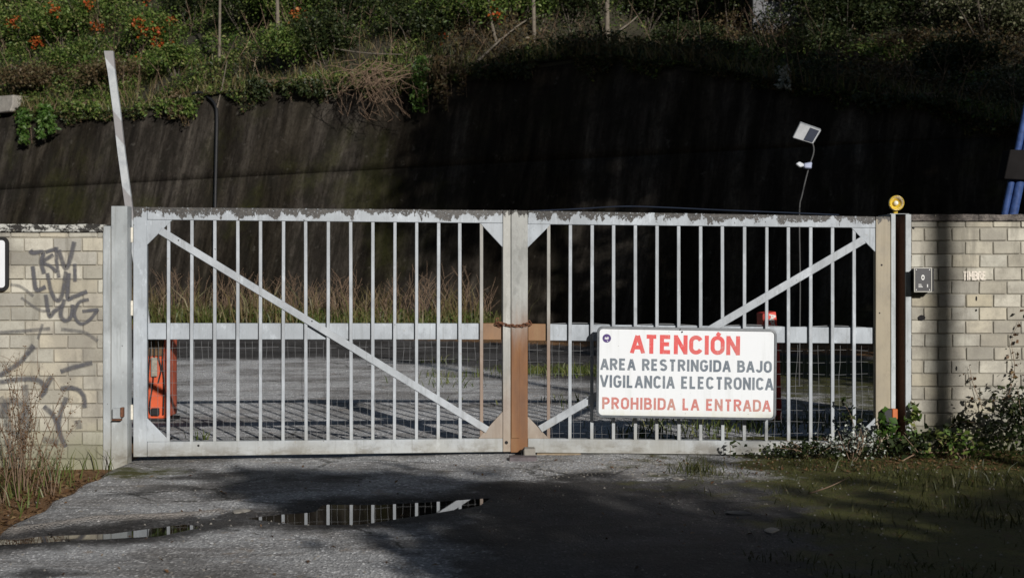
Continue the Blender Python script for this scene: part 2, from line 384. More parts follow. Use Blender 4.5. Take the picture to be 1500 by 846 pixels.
# ================================================================== GROUND
PUD_A = [(372, 755), (420, 750), (466, 747), (480, 737), (560, 737), (640, 732), (722, 726), (690, 738), (610, 750), (530, 764), (440, 763), (400, 758)]
PUD_B = [(-60, 792), (60, 782), (150, 779), (262, 765), (292, 768), (225, 781), (100, 787), (-60, 797)]
def gpoly(P): return [ground_pt(x, y) for x, y in P]
pudA, pudB = gpoly(PUD_A), gpoly(PUD_B)
def poly_sd(P, X, Y):
    """signed distance to a polygon (negative inside), numpy"""
    d = np.full(X.shape, 1e9); ins = np.zeros(X.shape, bool); n = len(P)
    for i in range(n):
        ax, ay = P[i].x, P[i].y; bx, by = P[(i + 1) % n].x, P[(i + 1) % n].y
        ex, ey = bx - ax, by - ay; t_ = np.clip(((X - ax) * ex + (Y - ay) * ey) / (ex * ex + ey * ey), 0, 1)
        d = np.minimum(d, np.hypot(X - ax - t_ * ex, Y - ay - t_ * ey))
        cond = ((ay > Y) != (by > Y)); xi = ax + (Y - ay) * ex / (ey if abs(ey) > 1e-9 else 1e-9)
        ins ^= cond & (X < xi)
    return np.where(ins, -d, d)
def sstep(v, a, b):
    t_ = np.clip((v - a) / (b - a), 0, 1); return t_ * t_ * (3 - 2 * t_)
gx = np.arange(-9, 9.01, 0.05); gy = np.arange(2.5, 12.61, 0.05)
GX, GY = np.meshgrid(gx, gy)
nz = np.array([0.016 * noise.noise(Vector((x * 0.9, y * 0.9, 3))) + 0.007 * noise.noise(Vector((x * 4, y * 4, 8))) for x, y in zip(GX.ravel(), GY.ravel())]).reshape(GX.shape)
nz2 = np.array([noise.noise(Vector((x * 2.1, y * 2.1, 21))) for x, y in zip(GX.ravel(), GY.ravel())]).reshape(GX.shape)
sdA, sdB = poly_sd(pudA, GX, GY), poly_sd(pudB, GX, GY)
sdP = np.minimum(sdA, sdB) + nz2 * 0.05
H = nz.copy()
H = H * sstep(sdP, -0.05, 0.5) - 0.028 * (1 - sstep(sdP, -0.10, 0.14))
# left verge: asphalt ends along a line, soil lies a little lower
e0, e1 = ground_pt(-10, 783), ground_pt(190, 672)
ln = Vector((e1.x - e0.x, e1.y - e0.y)).normalized()
vd = (GX - e0.x) * ln.y - (GY - e0.y) * ln.x + nz2 * 0.06          # > 0 right of the edge (asphalt)
soil = 1 - sstep(vd, -0.06, 0.05); H -= 0.045 * soil - soil * nz2 * 0.02
# narrow concrete gutter edge running towards the long puddle
ce = [ground_pt(20, 778), ground_pt(130, 762), ground_pt(250, 757), ground_pt(322, 748)]
cd = np.full(GX.shape, 9.0)
for a_, b_ in zip(ce[:-1], ce[1:]):
    ex, ey = b_.x - a_.x, b_.y - a_.y; t_ = np.clip(((GX - a_.x) * ex + (GY - a_.y) * ey) / (ex * ex + ey * ey), 0, 1)
    cd = np.minimum(cd, np.hypot(GX - a_.x - t_ * ex, GY - a_.y - t_ * ey))
crete = 1 - sstep(cd + nz2 * 0.03, 0.03, 0.07); H += 0.022 * crete
# mossy bank at the right
mline = 1.45 + (11.4 - GY) * -0.02 + nz2 * 0.35
moss = sstep(GX, mline - 0.5, mline + 0.9) * 0.95
moss = np.maximum(moss, 0.45 * sstep(GX, -0.2, 1.2) * sstep(GY, 8.5, 9.5))
moss = np.maximum(moss, 0.5 * np.exp(-(((GX - 0.9) / 0.7) ** 2 + ((GY - 10.75) / 0.28) ** 2)))
moss = np.maximum(moss, 0.75 * np.exp(-((GX + 2.75) ** 2 + (GY - 10.4) ** 2) / 0.25))
H += 0.03 * sstep(GX, 1.8, 3.5)
wet_shade = np.clip(1 - sstep(sdP, 0.0, 0.75), 0, 1) * 0.75
for px_, py_, a_, b_, k_ in ((300, 694, .45, .55, .72), (240, 722, .45, .35, .6), (345, 722, .4, .3, .66), (470, 700, .5, .4, .66), (640, 690, .35, .3, .6), (870, 700, .5, .35, .72), (40, 842, .45, .3, .66)):
    g_ = ground_pt(px_, py_); wet_shade = np.maximum(wet_shade, k_ * np.exp(-((((GX - g_.x + nz2 * .3) / a_) ** 2 + ((GY - g_.y + np.roll(nz2, 37, 1) * .35) / b_) ** 2) ** 1.0)))
shade_dark = sstep(GX, -0.9 - (GY - 8) * 0.1 + nz2 * 0.25, 0.1 + nz2 * 0.25) * (1 - sstep(GY + nz2 * 0.3, 9.6, 10.6))  # foreground shade painted into the asphalt colour, partly real moisture
wet_shade = np.maximum(wet_shade, 0.85 * shade_dark)
gverts = np.stack([GX, GY, H], -1).reshape(-1, 3)
ni, nj = GX.shape
idx = np.arange(ni * nj).reshape(ni, nj)
gq = np.stack([idx[:-1, :-1], idx[:-1, 1:], idx[1:, 1:], idx[1:, :-1]], -1).reshape(-1, 4)
me = mesh_np('driveway', gverts, quads=gq, smooth=True)
for nm, ar in (('wet_shade', wet_shade), ('moss', moss), ('soil', soil), ('concrete', crete)):
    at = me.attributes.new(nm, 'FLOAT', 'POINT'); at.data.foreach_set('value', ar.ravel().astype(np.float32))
driveway = tag(obj('driveway', me, M['asphalt']), 'cracked grey asphalt driveway with rainwater and painted shade in front of the gate', kind='structure')
GBVH = BVHTree.FromPolygons([tuple(v) for v in gverts], [tuple(q) for q in gq])
def gz(x, y):
    h = GBVH.ray_cast(Vector((x, y, 2)), Vector((0, 0, -1)))[0]
    return h.z if h else 0.0
# yard behind the gate
yx = np.arange(-26, 24.1, 0.4); yy = np.arange(12.6, 52, 0.4); YX, YY = np.meshgrid(yx, yy)
YH = np.zeros(YX.shape); k = YX.shape
ymoss = np.clip(0.55 * np.exp(-((YX - 1.2) / 2.5) ** 2 - ((YY - 21.5) / 1.6) ** 2) + 0.35 * np.exp(-((YX + 1.0) / 1.2) ** 2 - ((YY - 19) / 2) ** 2) + 0.6 * sstep(YX, 1.0, 4.0), 0, 1)
ysd = (YX + 9.7) * 0.578 + (YY - 39) * 0.816
ydark = 0.75 * sstep(ysd + 1.2 * np.sin(YX * 0.7), -11.5, -8.0)  # asphalt darker towards the retaining wall
ysoil = sstep(ysd, -3.9, -3.2); ymoss = ymoss * (1 - ysoil)
YH += 0.10 * ysoil
i2 = np.arange(k[0] * k[1]).reshape(k)
me = mesh_np('yard', np.stack([YX, YY, YH], -1).reshape(-1, 3), quads=np.stack([i2[:-1, :-1], i2[:-1, 1:], i2[1:, 1:], i2[1:, :-1]], -1).reshape(-1, 4), smooth=True)
for nm, ar in (('wet_shade', 0.1 + ydark), ('moss', ymoss), ('soil', ysoil), ('concrete', YX * 0)):
    at = me.attributes.new(nm, 'FLOAT', 'POINT'); at.data.foreach_set('value', ar.ravel().astype(np.float32))
tag(obj('yard', me, M['yard']), 'grey asphalt yard behind the gate', kind='structure')
me = mesh_np('ground', [(-600, -600, -0.13), (600, -600, -0.13), (600, 600, -0.13), (-600, 600, -0.13)], quads=[(0, 1, 2, 3)])
tag(obj('ground', me, M['earth']), 'bare earth around the site', kind='structure')
for nm, P, lab in (('puddle', pudA, 'long dark puddle mirroring the gate bars'), ('puddle', pudB, 'narrow puddle along the gutter edge at lower left')):
    c0 = sum((p for p in P), Vector()) / len(P)
    V = [p + (p - c0).normalized() * 0.05 for p in P]
    bm = bmesh.new(); bm.faces.new([bm.verts.new((p.x, p.y, -0.0125)) for p in V]); bmesh.ops.triangulate(bm, faces=bm.faces)
    bmesh.ops.recalc_face_normals(bm, faces=bm.faces)
    o = bm_obj(nm, bm, M['water']); tag(o, lab, kind='structure')
    if o.data.polygons[0].normal.z < 0: o.data.flip_normals()

# ================================================================== RETAINING WALL AND HILL
A0 = Vector((-9.7, 39.0, 0)); DW = Vector((11.3, -8.0, 0)).normalized(); NB = Vector((-DW.y, DW.x, 0)); BAT = 0.27
def on_wall(px, py):
    D = Vector(((px - CX) / F, 1, -(py - HY) / F)); Cc = Vector((0, 0, CH))
    s = -(NB.dot(Cc - A0) - BAT * Cc.z) / (NB.dot(D) - BAT * D.z)
    P = Cc + D * s; return (P - A0).dot(DW), P.z
def wallP(t_, z, off=0.0):
    return A0 + DW * t_ + NB * (BAT * z - off) + Vector((0, 0, z))
prof_px = [(-260, 168), (-100, 160), (0, 158), (60, 168), (130, 170), (230, 160), (300, 142), (350, 137), (420, 132), (490, 128), (560, 132), (620, 126), (690, 112), (740, 102), (800, 92), (870, 84), (950, 92), (1030, 100), (1100, 114), (1160, 128), (1240, 138), (1320, 150), (1400, 166), (1480, 186), (1600, 205), (1800, 235)]
prof = [on_wall(*p) for p in prof_px]
TS = np.array([p[0] for p in prof]); ZS = np.array([p[1] for p in prof])
def ztop(t_): return float(np.interp(t_, TS, ZS)) + 0.05 * noise.noise(Vector((t_ * 1.3, 0, 5)))
tt = np.arange(TS[0], TS[-1], 0.25)
_, zj = on_wall(600, 246)
rw = thing('retaining_wall', 'tall dark streaked concrete retaining wall behind the gate', 'wall', A0)
def wall_strip(name, zlo, zhi, rows=10):
    V, Q = [], []; n = len(tt)
    for t_ in tt:
        a_ = zlo(t_); b_ = zhi(t_)
        for r in range(rows + 1):
            z = a_ + (b_ - a_) * r / rows
            V.append(wallP(t_, z, 0.02 * noise.noise(Vector((t_ * 0.7, z * 0.7, 2)))))
        V.append(wallP(t_, b_, -0.6)); V.append(wallP(t_, a_, -0.6))
    m_ = rows + 3
    for i in range(n - 1):
        for r in range(m_):
            r2 = (r + 1) % m_
            Q.append((i * m_ + r, i * m_ + r2, (i + 1) * m_ + r2, (i + 1) * m_ + r))
    me = mesh_np(name, [tuple(v) for v in V], quads=Q)
    bm = bmesh.new(); bm.from_mesh(me); bmesh.ops.recalc_face_normals(bm, faces=bm.faces)
    return bm_obj(name, bm, M['retaining'], rw)
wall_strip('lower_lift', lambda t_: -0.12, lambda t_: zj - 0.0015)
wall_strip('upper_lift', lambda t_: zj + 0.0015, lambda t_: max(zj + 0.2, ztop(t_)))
# pale broken block at the top left corner
ta, za = on_wall(-40, 172); tb, zb = on_wall(33, 140)
bm = bmesh.new()
bm_prism(bm, [wallP(ta, za, 0.28), wallP(tb - 0.05, za + 0.02, 0.28), wallP(tb, za + 0.25, 0.28), wallP(tb - 0.1, zb, 0.28), wallP(ta, zb + 0.05, 0.28)],
         [wallP(ta, za, -0.4), wallP(tb - 0.05, za + 0.02, -0.4), wallP(tb, za + 0.25, -0.4), wallP(tb - 0.1, zb, -0.4), wallP(ta, zb + 0.05, -0.4)])
bm_obj('cap_block', finish(bm, 0.03), M['pale_concrete'], rw)['label'] = 'pale grey concrete block at the wall top, upper left'

def hill_h(t_, r):
    """rise above the wall top at distance r behind it"""
    f = sstep(np.array(t_), 6.5, 10.5)           # steep bank on the left, gentler shelf on the right
    steep = 0.80 * r; shelf = 0.13 * r if r < 7 else 0.13 * 7 + 0.62 * (r - 7)
    return float((1 - f) * steep + f * shelf)
rr = np.concatenate([[-9, -0.07, 0.0, 0.4], np.arange(0.9, 14, 0.6), np.arange(14, 60, 2.5)])
th = np.arange(TS[0], TS[-1], 0.6); V = []; Q = []
for t_ in th:
    zt = ztop(t_)
    for r in rr:
        if r == -9: V.append(wallP(t_, zt - 0.4) + NB * 0.3); continue
        p = wallP(t_, zt) + NB * r
        hh = hill_h(t_, max(r, 0)) + (0.25 * noise.noise(Vector((t_ * 0.5, r * 0.5, 11))) + 0.12 * noise.noise(Vector((t_ * 1.7, r * 1.7, 4)))) * min(1, max(r, 0) / 1.0)
        p.z = zt + hh + (0.03 if r >= 0 else -0.04); V.append(p)
m_ = len(rr)
for i in range(len(th) - 1):
    for j in range(m_ - 1): Q.append((i * m_ + j, (i + 1) * m_ + j, (i + 1) * m_ + j + 1, i * m_ + j + 1))
hill = tag(obj('hillside', mesh_np('hillside', [tuple(v) for v in V], quads=Q, smooth=True), M['soil']), 'overgrown hillside above the retaining wall', kind='structure')
HBVH = BVHTree.FromPolygons([tuple(v) for v in V], Q)
def hill_hit(px, py):
    D = Vector(((px - CX) / F, 1, -(py - HY) / F)).normalized()
    return HBVH.ray_cast(Vector((0, 0, CH)), D)[0]
def hill_at(t_, r):
    p = wallP(t_, ztop(t_)) + NB * r
    h = HBVH.ray_cast(Vector((p.x, p.y, 60)), Vector((0, 0, -1)))[0]
    return h if h else p

# ================================================================== GATE
PLX = [(196, 11.0), (748, 11.4)]
def plane_from(p0, p1):
    a_ = Vector(((p0[0] - CX) / F * p0[1], p0[1], 0)); b_ = Vector(((p1[0] - CX) / F * p1[1], p1[1], 0))
    u = (b_ - a_).normalized(); n_ = Vector((u.y, -u.x, 0))      # n_ points towards the camera
    return a_, u, n_
PL_L = plane_from((196, 11.0), (748, 11.4)); PL_R = plane_from((748, 11.4), (1303, 11.4))
def on_plane(pl, px, py):
    a_, u, n_ = pl; D = Vector(((px - CX) / F, 1, -(py - HY) / F)); Cc = Vector((0, 0, CH))
    s = n_.dot(a_ - Cc) / n_.dot(D); return Cc + D * s
def plate(name, pl, poly, d0, d1, m, parent, bevel=0.003):
    """an outline on the gate plane given thickness: from d0 (front, towards camera) back to d1"""
    n_ = pl[2]; P = [on_plane(pl, *q) for q in poly]
    bm = bmesh.new(); bm_prism(bm, [p + n_ * d0 for p in P], [p + n_ * d1 for p in P])
    return bm_obj(name, finish(bm, bevel), m, parent)
def quad(x0, x1, y0l, y0r, y1l, y1r): return [(x0, y1l), (x1, y1r), (x1, y0r), (x0, y0l)]

def build_leaf(label, pl, topl, midl, botl, xs, bars, gussets, brace, loc, mats):
    """topl, midl, botl: functions px -> (upper row, lower row)"""
    g = thing('gate_leaf', label, 'gate', loc, 'double driveway gate leaves')
    (a0, a1), (b0, b1) = xs
    def rail(name, f, x0, x1, d0, d1, m):
        (u0, l0), (u1, l1) = f(x0), f(x1)
        return plate(name, pl, [(x0, l0), (x1, l1), (x1, u1), (x0, u0)], d0, d1, m, g)
    u0, u1 = topl(a0)[0], topl(a1)[0]; l0, l1 = botl(a0)[1], botl(a1)[1]
    plate('stile', pl, [(a0, l0), (a1, l1), (a1, u1), (a0, u0)], 0.03, -0.05, mats[0], g)
    u0, u1 = topl(b0)[0], topl(b1)[0]; l0, l1 = botl(b0)[1], botl(b1)[1]
    plate('stile', pl, [(b0, l0), (b1, l1), (b1, u1), (b0, u0)], 0.03, -0.05, mats[1], g)
    rail('top_rail', topl, a1 + 0.3, b0 - 0.3, 0.026, -0.05, M['galv'])
    rail('bottom_rail', botl, a1 + 0.3, b0 - 0.3, 0.026, -0.05, M['galv'])
    rail('middle_rail', midl, a1 + 0.3, b0 - 0.3, -0.012, -0.05, M['galv'])
    for x in bars:
        w = 2.4 if random.random() < 0.8 else 2.25; dx = random.uniform(-0.5, 0.5)
        plate('bar', pl, [(x + dx - w, botl(x)[0] + 0.3), (x + dx + w, botl(x)[0] + 0.3), (x - dx + w, topl(x)[1] - 0.3), (x - dx - w, topl(x)[1] - 0.3)], 0.018, -0.008, M['bar_rusty'] if abs(x - 754) < 52 else M['bar'], g, 0.002)
    for q, m in gussets: plate('gusset', pl, q, 0.021, 0.005, m, g, 0.002)
    plate('brace', pl, brace, 0.0285, 0.0185, M['bar'], g, 0.002)
    return g
lin = lambda x0, y0, x1, y1: (lambda x: y0 + (y1 - y0) * (x - x0) / (x1 - x0))
LT = (lin(196, 303, 748, 308), lin(196, 321.5, 748, 327)); LM = (lin(196, 473, 748, 473.5), lin(196, 497, 748, 497))
LB = (lin(196, 646.5, 748, 641), lin(196, 668, 748, 660.5))
RT = (lin(748, 308, 1303, 317.5), lin(748, 328, 1303, 334)); RM = (lin(748, 474, 1303, 480), lin(748, 498, 1303, 503.5))
RB = (lin(748, 641, 1303, 647), lin(748, 661.5, 1303, 667))
fn = lambda L: (lambda x: (L[0](x), L[1](x)))
leafL = build_leaf('left gate leaf, grey steel bars with brace falling towards the middle', PL_L, fn(LT), fn(LM), fn(LB), ((196, 216), (736, 747.2)),
    [247, 281, 314.7, 348.5, 381.6, 415, 448, 480.7, 514, 546, 578, 610, 642, 673.5, 705],
    [([(215.5, 359), (253, 322), (215.5, 322)], M['galv']), ([(215.5, 646), (250, 646), (215.5, 611)], M['galv']),
     ([(736.5, 363), (736.5, 327), (703, 327)], M['galv']), ([(700, 641.4), (736.5, 641.2), (736.5, 601)], M['galv_half'])],
    [(232, 342), (711, 633), (716, 624), (238, 333)], on_plane(PL_L, 470, 664), (M['galv'], M['galv_half']))
leafR = build_leaf('right gate leaf carrying the warning sign, rusty inner stile', PL_R, fn(RT), fn(RM), fn(RB), ((748, 773), (1281.5, 1303)),
    [803.5, 835, 867, 898.5, 930.5, 962, 994, 1026, 1058, 1090, 1122.5, 1154.5, 1187, 1219, 1250.5],
    [([(772.5, 363), (807, 328.5), (772.5, 328.2)], M['galv']), ([(771, 641.3), (804, 641.6), (771, 607)], M['galv_half']),
     ([(1282, 370), (1282, 333.8), (1246, 333.4)], M['galv']), ([(1245, 646.4), (1282, 646.8), (1282, 610)], M['galv'])],
    [(788, 623), (794, 632), (1267, 356), (1261, 346)], on_plane(PL_R, 1025, 666), (M['galv_rust'], M['galv_tan']))
# rust patches where the chain rubs: short sleeves over the middle rail ends
for g, pl, x0, x1, f in ((leafL, PL_L, 707.6, 735.4, fn(LM)), (leafR, PL_R, 773.6, 800.6, fn(RM))):
    (u0, l0), (u1, l1) = f(x0), f(x1)
    plate('rail_sleeve', pl, [(x0, l0 + 0.4), (x1, l1 + 0.4), (x1, u1 - 0.4), (x0, u0 - 0.4)], -0.008, -0.052, M['rail_rust'], g)['label'] = 'rusty orange end of the middle rail'
# cover strip on the meeting stile of the right leaf
plate('cover_strip', PL_R, [(749, 640.5), (761, 640.5), (761, 309), (749, 308.8)], 0.037, 0.0305, M['galv_rust'], leafR, 0.002)
# wire mesh behind the lower half
for g, pl, x0, x1, ytop, ybot in ((leafL, PL_L, 217, 736, 490, 650), (leafR, PL_R, 774, 1281, 494, 650)):
    T = Tubes(3); n_ = pl[2]
    x = x0 + 3
    ph = random.random() * 6
    while x < x1:
        pts = []
        for k in range(9):
            y = ytop + (ybot - ytop) * k / 8
            wob = 1.2 * math.sin(x * 0.09 + k * 0.8 + ph) + (2.4 * math.sin(k * 1.1 + x) if random.random() < 0.25 else 0)
            pts.append(on_plane(pl, x + wob * 0.6, y) - n_ * (0.058 + 0.004 * math.sin(x + k)))
        T.add(pts, 0.0014); x += 10.6
    y = ytop + 2
    while y < ybot:
        pts = [on_plane(pl, x0 + (x1 - x0) * k / 40, y + 0.9 * math.sin(k * 0.7 + y)) - n_ * (0.061 + 0.004 * math.sin(k)) for k in range(41)]
        T.add(pts, 0.0014); y += 17.5
    T.build('wire_mesh', M['wire'], g)
# frayed wire along the top of the middle rail of the right leaf
T = Tubes(4); T.add([on_plane(PL_R, x, 473.5 + 0.011 * (x - 790) + 1.3 * math.sin(x * 0.05)) - PL_R[2] * 0.03 for x in range(778, 1280, 12)], 0.0025); T.build('binding_wire', M['wire'], leafR)
# bolts / holes
def disc(name, pl, px, py, r, d0, d1, m, parent, n=12):
    c0 = on_plane(pl, px, py); u, n_ = pl[1], pl[2]; bm = bmesh.new()
    R = [c0 + u * (math.cos(2 * math.pi * i / n) * r) + Vector((0, 0, math.sin(2 * math.pi * i / n) * r)) for i in range(n)]
    bm_prism(bm, [p + n_ * d0 for p in R], [p + n_ * d1 for p in R]); return bm_obj(name, finish(bm), m, parent)
for pl, g, L in ((PL_L, leafL, [(291, 651.5, 0.009, 0.0272), (741, 647, 0.014, 0.0312), (262, 352, 0.006, 0.0295), (457, 470, 0.006, 0.0295)]), (PL_R, leafR, [(1290, 388, 0.008, 0.0312), (1287, 458, 0.006, 0.0312), (860, 583, 0.007, 0.0295)])):
    for px, py, r, d0 in L: disc('bolt', pl, px, py, r, d0, 0.0, M['dark'], g)
# hinges on the left leaf
for y0 in (333, 440, 592):
    plate('hinge', PL_L, [(188.6, y0 + 34), (191.2, y0 + 34), (191.2, y0 + 14), (188.6, y0 + 14)], 0.02, -0.02, M['hinge'], leafL)
    plate('hinge', PL_L, [(191.6, y0 + 22), (195.6, y0 + 22), (195.6, y0), (191.6, y0)], 0.025, -0.02, M['hinge'], leafL)

# gate posts
YL, YR = 10.9, 11.4
def wx(px, Y): return (px - CX) / F * Y
def wz(py, Y): return CH - (py - HY) / F * Y
gp = thing('gate_post', 'pale grey steel post hinging the left gate leaf', 'post', (wx(172, YL), YL, -0.05))
box('post_tube', wx(164.5, YL), wx(188, YL), YL - 0.035, YL + 0.10, -0.06, wz(302, YL), M['galv_plain'], gp, 0.004)
box('end_plate', wx(151.5, YL), wx(164, YL), YL - 0.012, YL + 0.16, -0.10, wz(331, YL), M['galv_plain'], gp, 0.003)
box('weld_seam', wx(163.2, YL), wx(164.9, YL), YL - 0.02, YL - 0.008, 0.0, wz(335, YL), M['hinge'], gp, 0.001)
lb = thing('lock_box', 'small rusty box welded on the left gate post', 'box', (wx(175, YL), YL - 0.05, wz(612, YL)))
box('casing', wx(168.5, YL), wx(181, YL), YL - 0.075, YL - 0.037, wz(611.5, YL), wz(596, YL), M['galv_plain'], lb, 0.004)
box('side_rim', wx(180.2, YL), wx(184.5, YL), YL - 0.082, YL - 0.0375, wz(609, YL), wz(595, YL), M['rust'], lb, 0.003)
box('base_rim', wx(168, YL), wx(181.5, YL), YL - 0.08, YL - 0.0375, wz(614, YL), wz(612, YL), M['rust'], lb, 0.002)
gp = thing('gate_post', 'open steel channel post with dark recess beside the right wall', 'post', (wx(1318, YR), YR, -0.05))
box('flange', wx(1304.3, YR), wx(1311, YR), YR - 0.02, YR + 0.39, -0.06, wz(313.5, YR), M['galv_plain'], gp, 0.003)
box('flange', wx(1325, YR), wx(1333.4, YR), YR - 0.03, YR - 0.012, -0.06, wz(314, YR), M['galv_plain'], gp, 0.003)
box('flange_side', wx(1325.4, YR), wx(1333, YR), YR - 0.0118, YR + 0.40, -0.06, wz(315, YR), M['rust'], gp, 0.001)  # rust-dark inner face and web, coloured to deepen the channel's shade
box('web', wx(1311.2, YR), wx(1324.8, YR), YR + 0.36, YR + 0.375, -0.06, wz(316, YR), M['rust'], gp, 0.001)
pc = thing('photocell', 'orange and black photocell low on the right gate post', 'sensor', (wx(1299, YR), YR - 0.06, wz(640, YR)))
box('housing', wx(1290, YR), wx(1302.5, YR), YR - 0.10, YR - 0.034, wz(617, YR), wz(597, YR), M['black'], pc, 0.006)
box('lens', wx(1302.7, YR), wx(1310.5, YR), YR - 0.095, YR - 0.0205, wz(612, YR), wz(597, YR), simple('photocell_orange', (0.42, 0.11, 0.03), 0.4), pc, 0.005)
box('bracket', wx(1289, YR), wx(1309, YR), YR - 0.08, YR - 0.0315, wz(626, YR), wz(617.6, YR), M['black'], pc, 0.01)

# chain round the meeting stiles
ch = thing('padlock_chain', 'rusty chain looped round the meeting stiles of the gate', 'chain', on_plane(PL_R, 750, 480))
bm = bmesh.new(); R1, r1 = 0.013, 0.0042
ring = []
for i in range(14):
    a_ = 2 * math.pi * i / 14; cx_ = math.cos(a_) * R1 * 0.72 + (0.011 if math.cos(a_) > 0 else -0.011); cz_ = math.sin(a_) * R1 * 0.8
    rad = Vector((math.cos(a_), 0, math.sin(a_)))
    ring.append([bm.verts.new(Vector((cx_, 0, cz_)) + rad * (math.cos(b_) * r1) + Vector((0, math.sin(b_) * r1, 0))) for b_ in [k * math.pi / 3 for k in range(6)]])
for i in range(14):
    for k in range(6): bm.faces.new((ring[i][k], ring[(i + 1) % 14][k], ring[(i + 1) % 14][(k + 1) % 6], ring[i][(k + 1) % 6]))
bmesh.ops.recalc_face_normals(bm, faces=bm.faces)
lme = bpy.data.meshes.new('link'); bm.to_mesh(lme); bm.free(); lme.materials.append(M['rust'])
cpts = [(730, 473), (734.5, 472.5), (739, 474.5), (744, 475.6), (749, 476.2), (754, 476.6), (759, 476.7), (764, 476.2), (769, 475), (774, 473.6)]
for i, (x, y) in enumerate(cpts):
    o = bpy.data.objects.new('link', lme); o.location = on_plane(PL_R, x, y) + PL_R[2] * 0.044 - ch.location
    o.rotation_euler = (math.radians(25 + 90 * (i % 2)), random.uniform(-0.1, 0.25), 0); o.parent = ch; C.objects.link(o)
for x, y, dx in ((728.5, 469, 0.6), (731, 476, -0.5), (776, 472.5, 0)):
    o = bpy.data.objects.new('link', lme); o.location = on_plane(PL_R, x, y) + PL_R[2] * 0.02 - ch.location
    o.rotation_euler = (0.4, 1.0 + dx, 0.3); o.parent = ch; C.objects.link(o)
# gate stop block on the ground
gs = thing('gate_stop', 'small concrete stop with steel plate under the meeting stiles', 'gate stop', ground_pt(768, 672))
box('block', wx(767, 11.25), wx(784, 11.25), 11.16, 11.30, -0.02, wz(655, 11.25), M['pale_concrete'], gs, 0.008)
box('base_plate', wx(746, 11.2), wx(786, 11.2), 11.02, 11.158, -0.02, 0.028, simple('plate_rust', (0.10, 0.085, 0.09), 0.8, 0.4, 20), gs, 0.006)
T = Tubes(8); T.add([(wx(764.5, 11.2), 11.2, 0.02), (wx(764.5, 11.2), 11.2, 0.05), (wx(767.5, 11.2), 11.185, 0.068)], 0.012); T.build('drop_bolt', M['black'], gs)
box('packing_board', wx(786, 11.36), wx(851, 11.36), 11.33, 11.44, -0.015, wz(663.5, 11.36), simple('board', (0.22, 0.17, 0.11), 0.9, 0.3, 14), gs, 0.004)

# ================================================================== WARNING SIGN
# lettering: single-stroke characters drawn as ribbons
def arc(cx, cy, rx, ry, a0, a1, n=10):
    return [(cx + rx * math.cos(math.radians(a0 + (a1 - a0) * i / n)), cy + ry * math.sin(math.radians(a0 + (a1 - a0) * i / n))) for i in range(n + 1)]
GL = {
 'A': (.58, [[(-.04, -.13), (.275, 1.06)], [(.62, -.13), (.305, 1.06)], [(.08, .28), (.50, .28)]]), 'B': (.56, [[(0, .0), (.32, 0)] + arc(.32, .27, .24, .27, -80, 80) + [(.32, .54), (0, .54)], [(0, .54), (.28, .54)] + arc(.28, .77, .22, .23, -80, 80) + [(.28, 1), (0, 1)], [(0, -.07), (0, 1.07)]]),
 'C': (.56, [arc(.28, .7, .28, .3, 20, 180) + arc(.28, .3, .28, .3, 180, 340)]), 'D': (.58, [[(0, 0), (.28, 0)] + arc(.28, .3, .3, .3, -80, 0, 5) + arc(.28, .7, .3, .3, 0, 80, 5) + [(.28, 1), (0, 1)], [(0, -.07), (0, 1.07)]]),
 'E': (.48, [[(.48, 0), (0, 0), (0, 1), (.48, 1)], [(0, .52), (.42, .52)]]), 'G': (.58, [arc(.29, .7, .29, .3, 20, 180) + arc(.29, .3, .29, .3, 180, 355, 8) + [(.58, .46), (.32, .46)]]),
 'H': (.56, [[(0, -.07), (0, 1.07)], [(.56, -.07), (.56, 1.07)], [(0, .52), (.56, .52)]]), 'I': (.02, [[(.01, -.07), (.01, 1.07)]]),
 'J': (.44, [arc(.22, .26, .22, .26, 190, 360) + [(.44, 1.07)]]), 'L': (.46, [[(0, 1.07), (0, 0), (.46, 0)]]), 'M': (.66, [[(0, -.07), (0, 1.07)], [(.66, -.07), (.66, 1.07)], [(0, 1.06), (.33, .35)], [(.66, 1.06), (.33, .35)]]),
 'N': (.56, [[(0, -.07), (0, 1.07)], [(.56, -.07), (.56, 1.07)], [(-.01, 1.1), (.57, -.1)]]), 'O': (.58, [arc(.29, .7, .29, .3, 0, 180) + arc(.29, .3, .29, .3, 180, 360) + [(.58, .7)]]),
 'P': (.54, [[(0, .48), (.28, .48)] + arc(.28, .74, .25, .26, -80, 80) + [(.28, 1), (0, 1)], [(0, -.07), (0, 1.07)]]),
 'R': (.56, [[(0, .5), (.28, .5)] + arc(.28, .75, .25, .25, -80, 80) + [(.28, 1), (0, 1)], [(0, -.07), (0, 1.07)], [(.26, .5), (.56, -.05)]]),
 'S': (.54, [arc(.27, .76, .26, .24, 25, 225, 9) + [(.27, .53), (.40, .46)] + arc(.27, .25, .27, .25, 30, -155, 9)]),
 'T': (.56, [[(0, 1), (.56, 1)], [(.28, -.07), (.28, 1)]]), 'V': (.60, [[(-.04, 1.13), (.29, -.06)], [(.64, 1.13), (.31, -.06)]]), ' ': (.16, []),
 'U': (.56, [[(0, 1.07), (0, .28)] + arc(.28, .28, .28, .28, 180, 360) + [(.56, 1.07)]]), 'K': (.55, [[(0, -.07), (0, 1.07)], [(.55, 1.05), (.05, .45)], [(.18, .6), (.57, -.05)]]),
 'p': (.42, [[(0, .65), (0, -.35)], arc(.21, .33, .21, .3, 170, -170)]), 'r': (.26, [[(0, .68), (0, 0)], arc(.2, .4, .2, .24, 170, 70)]), '1': (.2, [[(0, .8), (.15, 1), (.15, 0)]]), }
GL['Ó'] = (GL['O'][0], GL['O'][1] + [[(.27, 1.13), (.40, 1.33)]])
